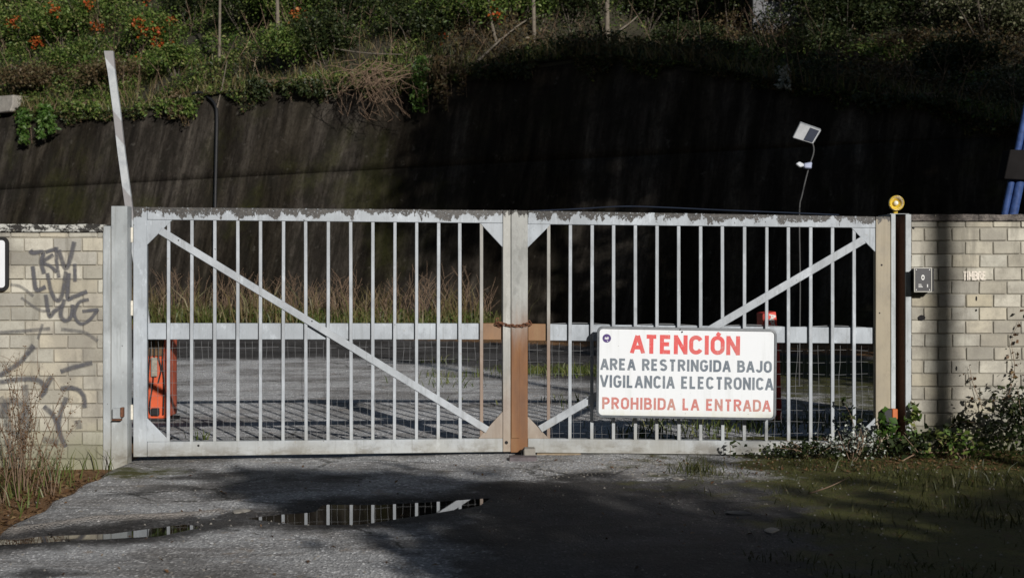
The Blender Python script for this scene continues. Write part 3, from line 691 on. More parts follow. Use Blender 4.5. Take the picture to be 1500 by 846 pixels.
def ribbon(pts, th, closed=False):
    """left/right offset points of a polyline with clamped mitres"""
    P = [Vector((p[0], p[1])) for p in pts]; n = len(P); L = []; R = []
    for i in range(n):
        d0 = (P[i] - P[i - 1]).normalized() if i > 0 else None; d1 = (P[i + 1] - P[i]).normalized() if i < n - 1 else None
        if closed and i in (0, n - 1): d0 = (P[-1] - P[-2]).normalized(); d1 = (P[1] - P[0]).normalized()
        if d0 is None: d0 = d1
        if d1 is None: d1 = d0
        b_ = Vector((-(d0.y + d1.y), d0.x + d1.x))
        if b_.length < 1e-6: b_ = Vector((-d0.y, d0.x))
        b_.normalize(); k = 1 / max(0.45, b_.dot(Vector((-d0.y, d0.x))))
        L.append(P[i] + b_ * th / 2 * k); R.append(P[i] - b_ * th / 2 * k)
    return L, R
def lettering(name, text, to3d, h, width, th, m, parent, gap=0.2, lift=0.0003):
    """text ribbons; to3d(u, v, w): u along the line 0..width, v up, w proud of the surface"""
    tot = sum(GL[c][0] + gap for c in text) - gap; sxx = (width - th) / (tot * h)
    V = []; Q = []; x = 0; layer = 0
    for c in text:
        w_, strokes = GL[c]
        for si, s in enumerate(strokes):
            pts = [((x + p[0]) * h * sxx + th / 2, min(max(p[1], -.5), 1.4) * (h - th) + th / 2 if not (p[1] in (-.07, 1.07)) else (0 if p[1] < 0 else h)) for p in s]
            cl = (Vector(s[0]) - Vector(s[-1])).length < 1e-4
            L, R = ribbon(pts, th, cl); b0 = len(V)
            if c not in 'Ópr':
                for p in L + R: p.y = min(max(p.y, 0.0), h)
            for l_, r_ in zip(L, R): V.append(to3d(l_.x, l_.y, lift * (1 + si))); V.append(to3d(r_.x, r_.y, lift * (1 + si)))
            for i in range(len(pts) - 1): Q.append((b0 + 2 * i, b0 + 2 * i + 1, b0 + 2 * i + 3, b0 + 2 * i + 2))
        x += w_ + gap - (0.10 if (c == 'A' and text[:2] == 'AT') else 0)
    return obj(name, mesh_np(name, [tuple(v) for v in V], quads=Q), m, parent)
SY = 11.24                                           # sign hangs in front of the bars
sg = thing('warning_sign', 'white sign with red and grey Spanish warning text on the right leaf', 'sign', W(1006, 612, SY))
o_, ux = W(873.5, 610.5, SY), (W(1136.5, 615, SY) - W(873.5, 610.5, SY)); sw = ux.length; ux.normalize()
uy = (W(875, 477.5, SY) - o_); sh = uy.length; uy.normalize(); un = ux.cross(uy).normalized() * 1.0
if un.y > 0: un = -un
def S3(u, v, w): return o_ + ux * u + uy * v + un * w
def rrect(w, h, r, inset=0, n=6):
    P = []
    for cx_, cy_, a0 in ((w - r, r, -90), (w - r, h - r, 0), (r, h - r, 90), (r, r, 180)):
        for i in range(n + 1):
            a_ = math.radians(a0 + 90 * i / n); P.append((cx_ + (r - inset) * math.cos(a_), cy_ + (r - inset) * math.sin(a_)))
    return P
t = NT('sign_white'); pp = t.pos()
nn = t.noise(t.mapping(pp, (22, 22, 1.6)), 1.0, 5, 0.65); n2 = t.noise(pp, 4, 4); zz = t.sep(pp)[2]
c = t.mix(t.math('MULTIPLY', t.step(nn, 0.5, 0.75), 0.4), (0.64, 0.66, 0.68), (0.50, 0.52, 0.51))
lo = t.math('MULTIPLY', t.step(t.math('ADD', zz, t.math('MULTIPLY', nn, 0.16)), 0.50, 0.36), 0.55)
c = t.mix(lo, c, (0.47, 0.46, 0.33))
c = t.mix(t.step(t.noise(pp, 45, 2, 0.5), 0.74, 0.77), c, (0.12, 0.11, 0.1))
M['sign_white'] = t.done(c, 0.35, 0, 0.45)
M['sign_rim'] = simple('sign_rim', (0.10, 0.11, 0.12), 0.5, 0.3, 30)
pin = rrect(sw, sh, 0.048, 0.018); pout = rrect(sw, sh, 0.048)
bm = bmesh.new(); bm_prism(bm, [S3(x, y, 0.0) for x, y in pin], [S3(x, y, -0.03) for x, y in pin]); panel = bm_obj('panel', finish(bm), M['sign_white'], sg)
bm = bmesh.new(); n_ = len(pin)
rings = [[bm.verts.new(S3(x, y, d)) for x, y in P] for P, d in ((pin, -0.002), (pin, 0.007), (pout, 0.004), (pout, -0.045), (pin, -0.045))]
for a_, b_ in zip(rings[:-1], rings[1:]):
    for i in range(n_): bm.faces.new((a_[i], a_[(i + 1) % n_], b_[(i + 1) % n_], b_[i]))
bm_obj('rim', finish(bm), M['sign_rim'], sg)
def paint(name, a_, b_, wear):
    t = NT(name); pp = t.pos(); c = t.mix(t.step(t.noise(t.mapping(pp, (9, 9, 5)), 1.0, 4), 0.35, 0.65), a_, b_)
    c = t.mix(t.math('MULTIPLY', t.step(t.noise(pp, 70, 3, 0.7), 0.55, 0.72), wear), c, (0.55, 0.53, 0.5)); return t.done(c, 0.45)
M['red'] = paint('red_letters', (0.58, 0.05, 0.05), (0.50, 0.10, 0.09), 0.3)
M['red_faded'] = paint('faded_red_letters', (0.46, 0.13, 0.115), (0.40, 0.20, 0.165), 0.55)
M['slate'] = paint('slate_letters', (0.095, 0.12, 0.15), (0.14, 0.165, 0.19), 0.3)
ppm = SY / F                                         # metres per photo pixel on the sign
def line(text, x0, x1, ylow, yhigh, th, m, gap=0.2):
    p0 = W(x0, ylow, SY) - o_; u0, v0 = p0.dot(ux), p0.dot(uy)
    h_, W_, th_ = (ylow - yhigh) * ppm, (x1 - x0) * ppm, th * ppm
    k_ = (W_ - th_) / (sum(GL[c][0] + gap for c in text) - gap); x = 0.0          # one part for each word
    for word in text.split(' '):
        wl_ = sum(GL[c][0] + gap for c in word) - gap
        lettering('word', word, lambda u, v, w, x=x: S3(u0 + x * k_ + u, v0 + v, 0.0004 + w), h_, wl_ * k_ + th_, th_, m, panel, gap)
        x += wl_ + gap + GL[' '][0] + gap
line('ATENCIÓN', 924, 1087, 517, 489, 6.0, M['red'], 0.33)
line('AREA RESTRINGIDA BAJO', 880, 1131, 541.5, 524, 3.6, M['slate'], 0.38)
line('VIGILANCIA ELECTRONICA', 879, 1133, 567, 548.5, 3.6, M['slate'], 0.38)
line('PROHIBIDA LA ENTRADA', 882, 1129, 598.5, 581, 3.4, M['red_faded'], 0.38)
sc0 = W(889.5, 495, SY) - o_; su, sv = sc0.dot(ux), sc0.dot(uy)
bm = bmesh.new(); cc = [(su + 0.034 * math.cos(k * math.pi / 12), sv + 0.034 * math.sin(k * math.pi / 12)) for k in range(24)]
bm_prism(bm, [S3(x, y, 0.0012) for x, y in cc], [S3(x, y, 0.0002) for x, y in cc]); sticker = bm_obj('sticker', finish(bm), simple('sticker_purple', (0.07, 0.04, 0.16), 0.4), sg); sticker['label'] = 'round purple sticker with white mark'
bm = bmesh.new()
for q in ([(-.018, -.004), (-.004, -.010), (.003, .004), (-.013, .010)], [(-.002, -.012), (.014, -.006), (.017, .008), (.004, .012)], [(.003, -.026), (.011, -.024), (.009, -.018), (.003, -.019)]):
    bm.faces.new([bm.verts.new(S3(su + x, sv + y, 0.0018)) for x, y in q])
bm_obj('sticker_mark', finish(bm), simple('sticker_white', (0.6, 0.6, 0.62), 0.4), sticker)
for x, y in ((997, 481.5), (1000, 485), (1003, 612)):
    p = W(x, y, SY) - o_; bm = bmesh.new(); u_, v_ = p.dot(ux), p.dot(uy)
    cc = [(u_ + 0.006 * math.cos(k * math.pi / 5), v_ + 0.006 * math.sin(k * math.pi / 5)) for k in range(10)]
    bm_prism(bm, [S3(a_, b_, 0.008) for a_, b_ in cc], [S3(a_, b_, -0.01) for a_, b_ in cc]); bm_obj('rivet', finish(bm), M['dark'], sg)
for x in (920, 1095):                                # clamps holding the sign to the rail
    p = W(x, 492, SY) - o_; u_, v_ = p.dot(ux), p.dot(uy); bm = bmesh.new(); q = [(u_ - .02, v_ - .03), (u_ + .02, v_ - .03), (u_ + .02, v_ + .03), (u_ - .02, v_ + .03)]
    bm_prism(bm, [S3(a_, b_, -0.046) for a_, b_ in q], [S3(a_, b_, -0.14) for a_, b_ in q]); bm_obj('clamp', finish(bm, 0.003), M['galv_plain'], sg)

# ================================================================== BLOCK WALLS
CO, BL, BH, JT = 0.106, 0.222, 0.097, 0.009
def brick_mesh(w, h, seed):
    r = random.Random(seed); bm = box_bm(-w / 2, w / 2, 0, 0.10, -h / 2, h / 2)
    bmesh.ops.bevel(bm, geom=list(bm.edges), offset=0.005, segments=1, affect='EDGES')
    for v in bm.verts:
        if v.co.y < 0.05: v.co += Vector((r.uniform(-.002, .002), r.uniform(-.0025, .0025), r.uniform(-.002, .002)))
    me = bpy.data.meshes.new('brick'); bm.to_mesh(me); bm.free(); me.materials.append(M['brick']); return me
_bm = {}
def bmesh_for(w, h):
    key = (round(w, 3), round(h, 3), random.randrange(3))
    if key not in _bm: _bm[key] = brick_mesh(w, h, len(_bm))
    return _bm[key]
def block_wall(label, x0, x1, Y, ztop_, first, cop_t, cop_m, skip=()):
    w = thing('block_wall', label, 'wall', ((x0 + x1) / 2, Y, -0.1))
    box('mortar_core', x0 + 0.004, x1 - 0.004, Y + 0.011, Y + 0.20, -0.13, ztop_, M['mortar'], w, 0.0)
    z = ztop_; row = 0
    while z > -0.10:
        h = first if row == 0 else BH
        x = x0 + 0.006 - (BL / 2 if row % 2 else 0) - random.uniform(0, 0.01)
        while x < x1 - 0.03:
            a_ = max(x, x0 + 0.006); b_ = min(x + BL - JT, x1 - 0.004)
            if b_ - a_ > 0.035:
                me = bmesh_for(b_ - a_, h)
                o = bpy.data.objects.new('brick', me)
                o.location = Vector(((a_ + b_) / 2, Y + random.uniform(-0.002, 0.002), z - h / 2 - JT / 2 + random.uniform(-.001, .001))) - w.location
                o.rotation_euler = (random.uniform(-.006, .006), random.uniform(-.004, .004), random.uniform(-.008, .008)); o.parent = w; C.objects.link(o)
            x += BL
        z -= h + JT; row += 1
    x = x0 - 0.01
    while x < x1:
        L_ = random.uniform(0.45, 0.62); xe = min(x + L_, x1 + 0.012)
        if x1 - xe < 0.15: xe = x1 + 0.012
        bm = box_bm(x, xe - 0.004, Y - 0.018, Y + 0.22, ztop_ + 0.001, ztop_ + cop_t, 0.0)
        bmesh.ops.subdivide_edges(bm, edges=list(bm.edges), cuts=6, use_grid_fill=True)
        for v in bm.verts:
            if v.co.z > ztop_ + 0.02: v.co.z += 0.010 * noise.noise(v.co * 11) + 0.006 * noise.noise(v.co * 34)
            v.co.y += 0.004 * noise.noise(v.co * 19 + Vector((3, 1, 7)))
        bm_obj('coping_slab', bm, cop_m, w); x = xe
    return w
WL0, WL1 = wx(-70, YL), wx(151, YL); WR0, WR1 = wx(1334, YR), wx(1720, YR)
wallL = block_wall('pale block wall with grey graffiti left of the gate', WL0, WL1, YL, wz(339.5, YL), 0.036, 0.056, M['coping_l'])
wallR = block_wall('pale block wall with intercom right of the gate', WR0, WR1, YR, wz(323.5, YR), 0.046, 0.05, M['coping_r'])
# graffiti: sprayed strokes lying on the blocks
t = NT('spray_grey'); pp = t.pos()
al = t.step(t.attr('core'), 0.0, 0.75); al = t.math('MULTIPLY', al, t.ramp(t.noise(pp, 30, 4, 0.7), [(0.3, 0.45), (0.65, 0.9)]))
al = t.math('MULTIPLY', al, t.attr('dens')); t.l(al, t.b.inputs['Alpha'])
M['spray'] = t.done((0.075, 0.075, 0.085), 0.7)
Z4 = lambda x, y: (x / 4.453, 330 + y / 4.453); Z5 = lambda x, y: (x / 3.02, 500 + y / 3.02)
G4 = [[(215, 265), (225, 350), (240, 420), (300, 400)], [(310, 310), (340, 440), (380, 490), (410, 440), (432, 300)], [(450, 310), (443, 470), (480, 465), (570, 430)], [(370, 140), (372, 240), (385, 340)],
      [(270, 240), (330, 265), (372, 305)], [(200, 160), (215, 178), (282, 176), (272, 240), (290, 315)], [(385, 160), (430, 280), (465, 200), (487, 105)], [(490, 250), (492, 365)],
      [(300, 450), (325, 585), (355, 560), (405, 525)], [(425, 480), (398, 575), (428, 620), (468, 590), (478, 515)], [(582, 482), (520, 500), (488, 580), (528, 640), (590, 612), (642, 545)], [(540, 560), (645, 548)],
      [(300, 175), (340, 160), (372, 150)], [(270, 240), (350, 190)]]
G4f = [[(70, 385), (140, 400), (220, 460)], [(0, 697), (120, 690), (330, 672)], [(400, 675), (480, 685), (560, 700), (640, 752)], [(232, 795), (180, 842)], [(280, 640), (250, 740)], [(140, 470), (260, 550), (330, 555)]]
G5 = [[(150, 15), (90, 90), (0, 150)], [(0, 178), (100, 165), (170, 170), (203, 210), (180, 242)], [(270, 132), (330, 112), (410, 92)], [(270, 205), (330, 205), (370, 235), (378, 292)], [(295, 245), (265, 330), (265, 400), (292, 465)], [(195, 285), (240, 330), (262, 400)],
      [(230, 155), (195, 215)]]
G5f = [[(0, 245), (30, 300), (40, 390), (110, 420)], [(0, 335), (40, 262), (110, 290), (90, 360)], [(110, 190), (120, 330), (90, 520)], [(30, 430), (60, 520), (80, 600)], [(190, 430), (260, 445)], [(345, 345), (352, 385)]]
V = []; Q = []; core = []; dens = []
def spray(pts, wpx, dn, k):
    pts = [on_y(p, YL) for p in pts]; pts = catmull([Vector((p.x, p.z, 0)) for p in pts], 6)
    L, R = ribbon(pts, wpx * YL / F); b0 = len(V)
    for l_, r_, c_ in zip(L, R, pts):
        for p, e in ((l_, 0.0), (Vector((c_.x, c_.y)), 1.0), (r_, 0.0)):
            V.append((p.x, YL - 0.006 - 0.0004 * k, p.y)); core.append(e); dens.append(dn)
    for i in range(len(pts) - 1):
        for j in (0, 1): Q.append((b0 + 3 * i + j, b0 + 3 * i + j + 1, b0 + 3 * i + 4 + j, b0 + 3 * i + 3 + j))
def on_y(p, Y): return W(p[0], p[1], Y)
k = 0
for S, Z, wpx, dn in ((G4, Z4, 8.6, 1.15), (G4f, Z4, 7.0, 0.65), (G5, Z5, 10, 1.0), (G5f, Z5, 15, 0.6)):
    for s in S: spray([Z(*p) for p in s], wpx * random.uniform(0.85, 1.15), dn * random.uniform(0.85, 1.05), k % 12); k += 1
me = mesh_np('graffiti', V, quads=Q)
for nm, ar in (('core', core), ('dens', dens)):
    at = me.attributes.new(nm, 'FLOAT', 'POINT'); at.data.foreach_set('value', np.array(ar, dtype=np.float32))
obj('graffiti', me, M['spray'], wallL)['label'] = 'grey spray-painted graffiti tags'
# painted word and holes on the right wall
t = NT('faded_white_paint'); pp = t.pos(); t.l(t.ramp(t.noise(pp, 60, 3, 0.7), [(0.35, 0.55), (0.55, 1.0)]), t.b.inputs['Alpha']); M['wpaint'] = t.done((0.66, 0.60, 0.52), 0.8)
p0 = W(1409.5, 410, YR)
lettering('painted_word', 'TIMBRE', lambda u, v, w: Vector((p0.x + u, YR - 0.007 - w, p0.z + v)), 13 * YR / F, 35 * YR / F, 2.4 * YR / F, M['wpaint'], wallR, 0.22)
for px, py, a_, b_ in ((1350, 465, 0.032, 0.022), (1430, 437, 0.006, 0.02), (1430, 454, 0.006, 0.009), (1338, 334, 0.008, 0.008), (1401, 539, 0.006, 0.02)):
    p = W(px, py, YR); bm = bmesh.new(); r_ = random.Random(px)
    cc = [(a_ * math.cos(k * math.pi / 6) * r_.uniform(.75, 1.1), b_ * math.sin(k * math.pi / 6) * r_.uniform(.75, 1.1)) for k in range(12)]
    bm_prism(bm, [(p.x + x, YR - 0.0065, p.z + z) for x, z in cc], [(p.x + x, YR + 0.03, p.z + z) for x, z in cc]); bm_obj('hole', finish(bm), M['dark'], wallR)
# black bordered white sign on the left wall
ws = thing('wall_sign', 'blank white sign with thick black border on the left wall', 'sign', W(-20, 425, YL - 0.02))
o2 = W(-62, 426, YL - 0.03); w2, h2 = 74 * YL / F, 79 * YL / F
def R2(P, d): return [(o2.x + x, YL - 0.03 - d, o2.z + z) for x, z in P]
bm = bmesh.new(); bm_prism(bm, R2(rrect(w2, h2, 0.05), 0), R2(rrect(w2, h2, 0.05), -0.022)); bm_obj('border', finish(bm), M['black'], ws)
bm = bmesh.new(); bm_prism(bm, R2(rrect(w2, h2, 0.05, 0.026), 0.002), R2(rrect(w2, h2, 0.05, 0.026), -0.005)); bm_obj('face', finish(bm), simple('sign_face', (0.62, 0.64, 0.66), 0.4, 0.05), ws)
# intercom
ic = thing('intercom', 'black intercom panel with grey frame on the right wall', 'intercom', W(1350, 428, YR - 0.03))
yi = YR - 0.115
box('housing', wx(1334.5, YR), wx(1362, YR), yi, YR - 0.008, wz(426.5, YR), wz(393, YR), M['black'], ic, 0.004)
bm = bmesh.new()
fx0, fx1, fz0, fz1 = wx(1338.5, yi), wx(1364.5, yi), wz(427.5, yi), wz(391.5, yi); e = 0.007
for q in ((fx0, fx1, fz0, fz0 + e), (fx0, fx1, fz1 - e, fz1), (fx0, fx0 + e, fz0 + e, fz1 - e), (fx1 - e, fx1, fz0 + e, fz1 - e)): box_bm(q[0], q[1], yi - 0.012, yi - 0.001, q[2], q[3], 0, bm)
bm_obj('frame', finish(bm), simple('frame_grey', (0.36, 0.35, 0.31), 0.45, 0.2, 30), ic)
fplate = box('face_plate', fx0 + e + 0.001, fx1 - e - 0.001, yi - 0.007, yi - 0.0015, fz0 + e + 0.001, fz1 - e - 0.001, simple('intercom_plate', (0.035, 0.034, 0.037), 0.45), ic, 0.001)
wm = simple('white_mark', (0.55, 0.55, 0.53), 0.5, 0.1)
fc = ((fx0 + fx1) / 2, (fz0 + fz1) / 2)
for sx_ in (0.018, 1): pass
def idisc(name, x, z, a_, b_, m, d=0.0095):
    bm = bmesh.new(); cc = [(x + a_ * math.cos(k * math.pi / 8), z + b_ * math.sin(k * math.pi / 8)) for k in range(16)]
    bm_prism(bm, [(p, yi - d, q) for p, q in cc], [(p, yi - 0.0072, q) for p, q in cc]); return bm_obj(name, finish(bm), m, fplate)
for sx_ in (fx0 + 0.018, fx1 - 0.018):
    for sz_ in (fz0 + 0.018, fz1 - 0.018): idisc('screw', sx_, sz_, 0.0045, 0.0045, wm)
idisc('button_ring', fc[0], fc[1] + 0.018, 0.014, 0.022, wm); idisc('button', fc[0], fc[1] + 0.018, 0.007, 0.008, M['black'], 0.0105)
for i in range(3): box('text_mark', fx0 + 0.035, fx0 + 0.07 - 0.006 * i, yi - 0.0085, yi - 0.0072, fz0 + 0.038 + i * 0.010, fz0 + 0.043 + i * 0.010, wm, fplate, 0)
box('key_mark', fx1 - 0.038, fx1 - 0.030, yi - 0.0085, yi - 0.0072, fz0 + 0.038, fz0 + 0.062, wm, fplate, 0)
# amber beacon on the right post
bc = thing('beacon_lamp', 'round amber warning lamp on top of the right gate post', 'lamp', (wx(1314, YR), YR + 0.06, wz(313, YR)))
bx, bz, by = wx(1314.5, YR), wz(297, YR), YR + 0.06
t = NT('amber'); t.b.inputs['Transmission Weight'].default_value = 0.35; M['amber'] = t.done((0.62, 0.42, 0.02), 0.25, 0, 0.5)
def lathe(name, prof_, m, parent, n=24):
    V = []; Q = []
    for r, d in prof_:
        for k in range(n): a_ = 2 * math.pi * k / n; V.append((bx + r * math.cos(a_), by - d, bz + r * math.sin(a_)))
    for i in range(len(prof_) - 1):
        for k in range(n): Q.append((i * n + k, i * n + (k + 1) % n, (i + 1) * n + (k + 1) % n, (i + 1) * n + k))
    return obj(name, mesh_np(name, V, quads=Q, smooth=True), m, parent)
lathe('bowl', [(0.001, 0.0), (0.03, 0.004), (0.048, 0.02), (0.054, 0.042), (0.058, 0.046), (0.061, 0.042), (0.060, 0.01), (0.045, -0.03), (0.02, -0.045), (0.001, -0.047)], M['amber'], bc)
lathe('bulb', [(0.001, 0.036), (0.014, 0.033), (0.020, 0.02), (0.016, 0.004)], simple('bulb', (0.7, 0.68, 0.6), 0.2, 0.1), bc, 14)
box('neck', bx - 0.016, bx + 0.016, by - 0.016, by + 0.02, wz(313.2, YR), bz - 0.055, M['amber'], bc, 0.004)
# cap under the beacon so that it stands on the post
box('post_cap', wx(1304.6, YR), wx(1333, YR), YR + 0.02, YR + 0.11, wz(313.4, YR), wz(312.6, YR) , M['galv_plain'], gp, 0.001)

# ================================================================== BARRIER, CABINETS, MASTS IN THE YARD
BY = 13.9
bar_t = thing('boom_barrier', 'orange barrier cabinet with faded white boom raised behind the left leaf', 'barrier', W(232, 625, BY))
M['orange'] = simple('orange_paint', (0.50, 0.085, 0.03), 0.5, 0.3, 5)
M['red_paint'] = simple('red_paint', (0.42, 0.03, 0.02), 0.5, 0.3, 5)
x0, x1, zt, zb_ = wx(204, BY), wx(243.5, BY), wz(478, BY), wz(613, BY)
box('cabinet', x0, x1, BY, BY + 0.34, zb_, zt, M['orange'], bar_t, 0.012)
box('side_panel', x1 + 0.001, x1 + 0.03, BY + 0.03, BY + 0.32, zb_ + 0.02, zt - 0.02, simple('orange_worn', (0.36, 0.075, 0.035), 0.6, 0.5, 12), bar_t, 0.006)
box('plinth', x0 - 0.02, x1 + 0.06, BY - 0.02, BY + 0.36, -0.005, zb_ - 0.002, M['black'], bar_t, 0.006)
box('connector', wx(222, BY), wx(231, BY), BY - 0.03, BY - 0.002, wz(551, BY), wz(523, BY), simple('connector', (0.24, 0.22, 0.18), 0.6, 0.4, 30), bar_t, 0.006)
box('recess', wx(208, BY), wx(240, BY), BY - 0.012, BY - 0.002, wz(521, BY), wz(482, BY), simple('recess', (0.10, 0.06, 0.03), 0.8, 0.6, 25), bar_t, 0.003)
box('latch', wx(222, BY), wx(234, BY), BY - 0.03, BY - 0.002, wz(608, BY), wz(597, BY), M['black'], bar_t, 0.006)
for pts in ([(225, 490), (226, 520), (224, 560), (219, 595), (221, 606)], [(233, 485), (232, 520), (236, 540), (232, 560)], [(240, 486), (238, 530), (240, 560), (239, 607)], [(222, 500), (218, 540), (216, 580)]):
    T = Tubes(5); T.add(catmull([W(x, y, BY - 0.022) for x, y in pts], 5), 0.007); T.build('cable', M['black'], bar_t)
t = NT('boom_paint'); pp = t.pos(); n1 = t.noise(pp, 7, 5, 0.7)
x_, y_, z_ = t.sep(pp); wv = t.math('SINE', t.math('MULTIPLY', t.math('ADD', z_, t.math('MULTIPLY', x_, 1.2)), 10.0))
c = t.mix(t.step(n1, 0.4, 0.7), (0.40, 0.42, 0.43), (0.29, 0.31, 0.33)); c = t.mix(t.math('MULTIPLY', t.step(wv, 0.45, 0.6), 0.75), c, (0.19, 0.175, 0.175))
M['boom'] = t.done(c, 0.5)
def boom_quad(d):
    ax = [(215.5, 482), (193, 330), (187.5, 292), (178, 222), (171, 160), (164, 108), (159.5, 75)]
    return ax
axp = [W(x, y, BY - 0.07) for x, y in boom_quad(0)]
bm = bmesh.new(); rows = []
for i, p in enumerate(axp):
    hw = 0.036 if i < len(axp) - 1 else 0.045; dd = 0.022
    rows.append([bm.verts.new(p + Vector((sx_ * hw, sy_ * dd, 0))) for sx_, sy_ in ((-1, -1), (1, -1), (1, 1), (-1, 1))])
bm.faces.new(rows[0]); bm.faces.new(rows[-1][::-1])
for a_, b_ in zip(rows[:-1], rows[1:]):
    for k in range(4): bm.faces.new((a_[k], a_[(k + 1) % 4], b_[(k + 1) % 4], b_[k]))
bm_obj('boom', finish(bm, 0.003), M['boom'], bar_t)
box('pivot', wx(206, BY), wx(232, BY), BY - 0.10, BY - 0.001, wz(496, BY), wz(479, BY), M['black'], bar_t, 0.008)

rc = thing('red_cabinet', 'red cabinet with white lettering mostly hidden behind the warning sign', 'cabinet', W(1131, 640, BY))
bm = bmesh.new(); top = [W(1117, 459, BY), W(1136.5, 456, BY)]; bot = [W(1121, 615, BY), W(1146, 615, BY)]; mid = W(1141.5, 500, BY)
P = [bot[0], bot[1], mid, top[1], top[0]]
bm_prism(bm, P, [p + Vector((0, 0.34, 0)) for p in P]); bm_obj('body', finish(bm, 0.008), M['red_paint'], rc)
P2 = [W(1117.4, 480, BY - 0.006), W(1138.5, 480, BY - 0.006), W(1136.2, 456.6, BY - 0.006), W(1117.2, 459.6, BY - 0.006)]
bm = bmesh.new(); bm_prism(bm, P2, [p + Vector((0, 0.005, 0)) for p in P2]); nplate = bm_obj('name_plate', finish(bm, 0.001), simple('bright_red', (0.55, 0.06, 0.04), 0.45), rc)
pA = W(1126.5, 460, BY - 0.008); dv = Vector((0.14, 0, -0.99)); dp = Vector((0.99, 0, 0.14))
lettering('lettering', 'Apr', lambda u, v, w: pA + dv * u + dp * v + Vector((0, -w, 0)), 0.065, 0.125, 0.014, wm, nplate, 0.16)
box('plinth', wx(1117, BY), wx(1150, BY), BY - 0.01, BY + 0.36, -0.005, W(0, 615, BY).z - 0.001, M['black'], rc, 0.005)

FY = 18.0
fl = thing('floodlight', 'pale rectangular floodlight on a thin mast behind the right leaf', 'floodlight', W(1176, 566, FY))
T = Tubes(6); T.add(catmull([(W(1172, 0, FY).x, FY + 0.06, 0.0), W(1172, 420, FY + 0.06), W(1171, 312, FY + 0.06), W(1175, 285, FY + 0.06), W(1184, 248, FY + 0.06), W(1192, 222, FY + 0.06), W(1189, 205, FY + 0.06)], 6), 0.010); T.build('mast', simple('mast_dark', (0.05, 0.05, 0.05), 0.6), fl)
P = [W(1161, 202, FY), W(1191, 211, FY), W(1203, 191, FY), W(1172, 180, FY)]
bm = bmesh.new(); bm_prism(bm, P, [p + Vector((0.02, 0.10, 0.03)) for p in P]); casing = bm_obj('casing', finish(bm, 0.008), simple('flood_grey', (0.25, 0.26, 0.27), 0.4), fl)
cc = sum(P, Vector()) / 4; P2 = [cc + (p - cc) * 0.86 + Vector((0, -0.004, 0)) for p in P]; P2 = [P2[0].lerp(P2[1], .5), P2[1], P2[2], P2[3].lerp(P2[2], .5)]
bm = bmesh.new(); bm_prism(bm, P2, [p + Vector((0, 0.003, 0)) for p in P2]); bm_obj('glass', finish(bm), simple('flood_glass', (0.03, 0.035, 0.05), 0.15), casing)
cm = thing('motion_sensor', 'small bluish white sensor below the floodlight', 'sensor', W(1180, 246, FY))
P = [W(1178, 246, FY), W(1189, 247, FY), W(1190, 237, FY), W(1178, 239, FY)]
bm = bmesh.new(); bm_prism(bm, P, [p + Vector((0, 0.09, 0)) for p in P]); bm_obj('housing', finish(bm, 0.012), simple('sensor_blue', (0.28, 0.31, 0.42), 0.4), cm)
P = [W(1166, 240, FY), W(1172, 245, FY), W(1178, 243.5, FY), W(1178, 240, FY), W(1171, 236.5, FY)]
bm = bmesh.new(); bm_prism(bm, P, [p + Vector((0, 0.06, 0)) for p in P]); bm_obj('snout', finish(bm, 0.008), simple('sensor_white', (0.45, 0.47, 0.5), 0.4), cm)

PY = 13.0
bp = thing('blue_post', 'leaning blue double tube post with dark box behind the right wall', 'post', (wx(1430, PY), PY, 0))
M['blue'] = simple('blue_paint', (0.03, 0.06, 0.17), 0.6, 0.5, 14, spec=0.2)
for dx in (0, 12.5):
    T = Tubes(10); a_, b_ = W(1471 + dx, 315, PY), W(1498 + dx, 185, PY); d_ = (b_ - a_).normalized()
    T.add([a_ - d_ * (a_.z / d_.z), a_, b_, b_ + d_ * 0.8], 0.044 if dx else 0.032); T.build('tube', M['blue'], bp)
a_, b_ = W(1478, 264, PY), W(1487, 220, PY)
P = [W(1471, 262, PY - 0.08), W(1512, 264, PY - 0.08), W(1520, 220, PY - 0.08), W(1480, 219, PY - 0.08)]
bm = bmesh.new(); bm_prism(bm, P, [p + Vector((0.0, 0.2, 0)) for p in P]); bm_obj('box', finish(bm, 0.006), simple('box_dark', (0.012, 0.011, 0.011), 0.9, spec=0.05), bp)
# cable sagging along the top of the right leaf
T = Tubes(5); T.add(catmull([on_plane(PL_R, x, y) - PL_R[2] * 0.03 for x, y in ((775, 309), (850, 305.5), (915, 302), (985, 304), (1060, 307.5), (1150, 311), (1230, 314.5))], 6), 0.006)
tag(T.build('cable', simple('cable_blue', (0.015, 0.02, 0.032), 0.9, spec=0.05)), 'thin dark cable lying along the top of the right leaf', 'cable')
# black drain hose and cane on the retaining wall
def wp(px, py, off): t_, z = on_wall(px, py); return wallP(t_, z, off)
T = Tubes(6); T.add(catmull([wp(x, y, 0.06) for x, y in ((284, 138), (296, 136), (308, 143), (318, 155), (320, 175), (319, 230), (317, 330), (316, 440))], 6), 0.045)
tag(T.build('drain_hose', M['black']), 'black hose hanging down the retaining wall on the left', 'hose')
T = Tubes(5); T.add([wp(320, 158, 0.05), wp(330, 128, 0.12), wp(346, 92, 0.35)], 0.022, 0.014)
tag(T.build('cane', M['bark_pale']), 'thin pale stick leaning above the black hose', 'stick')

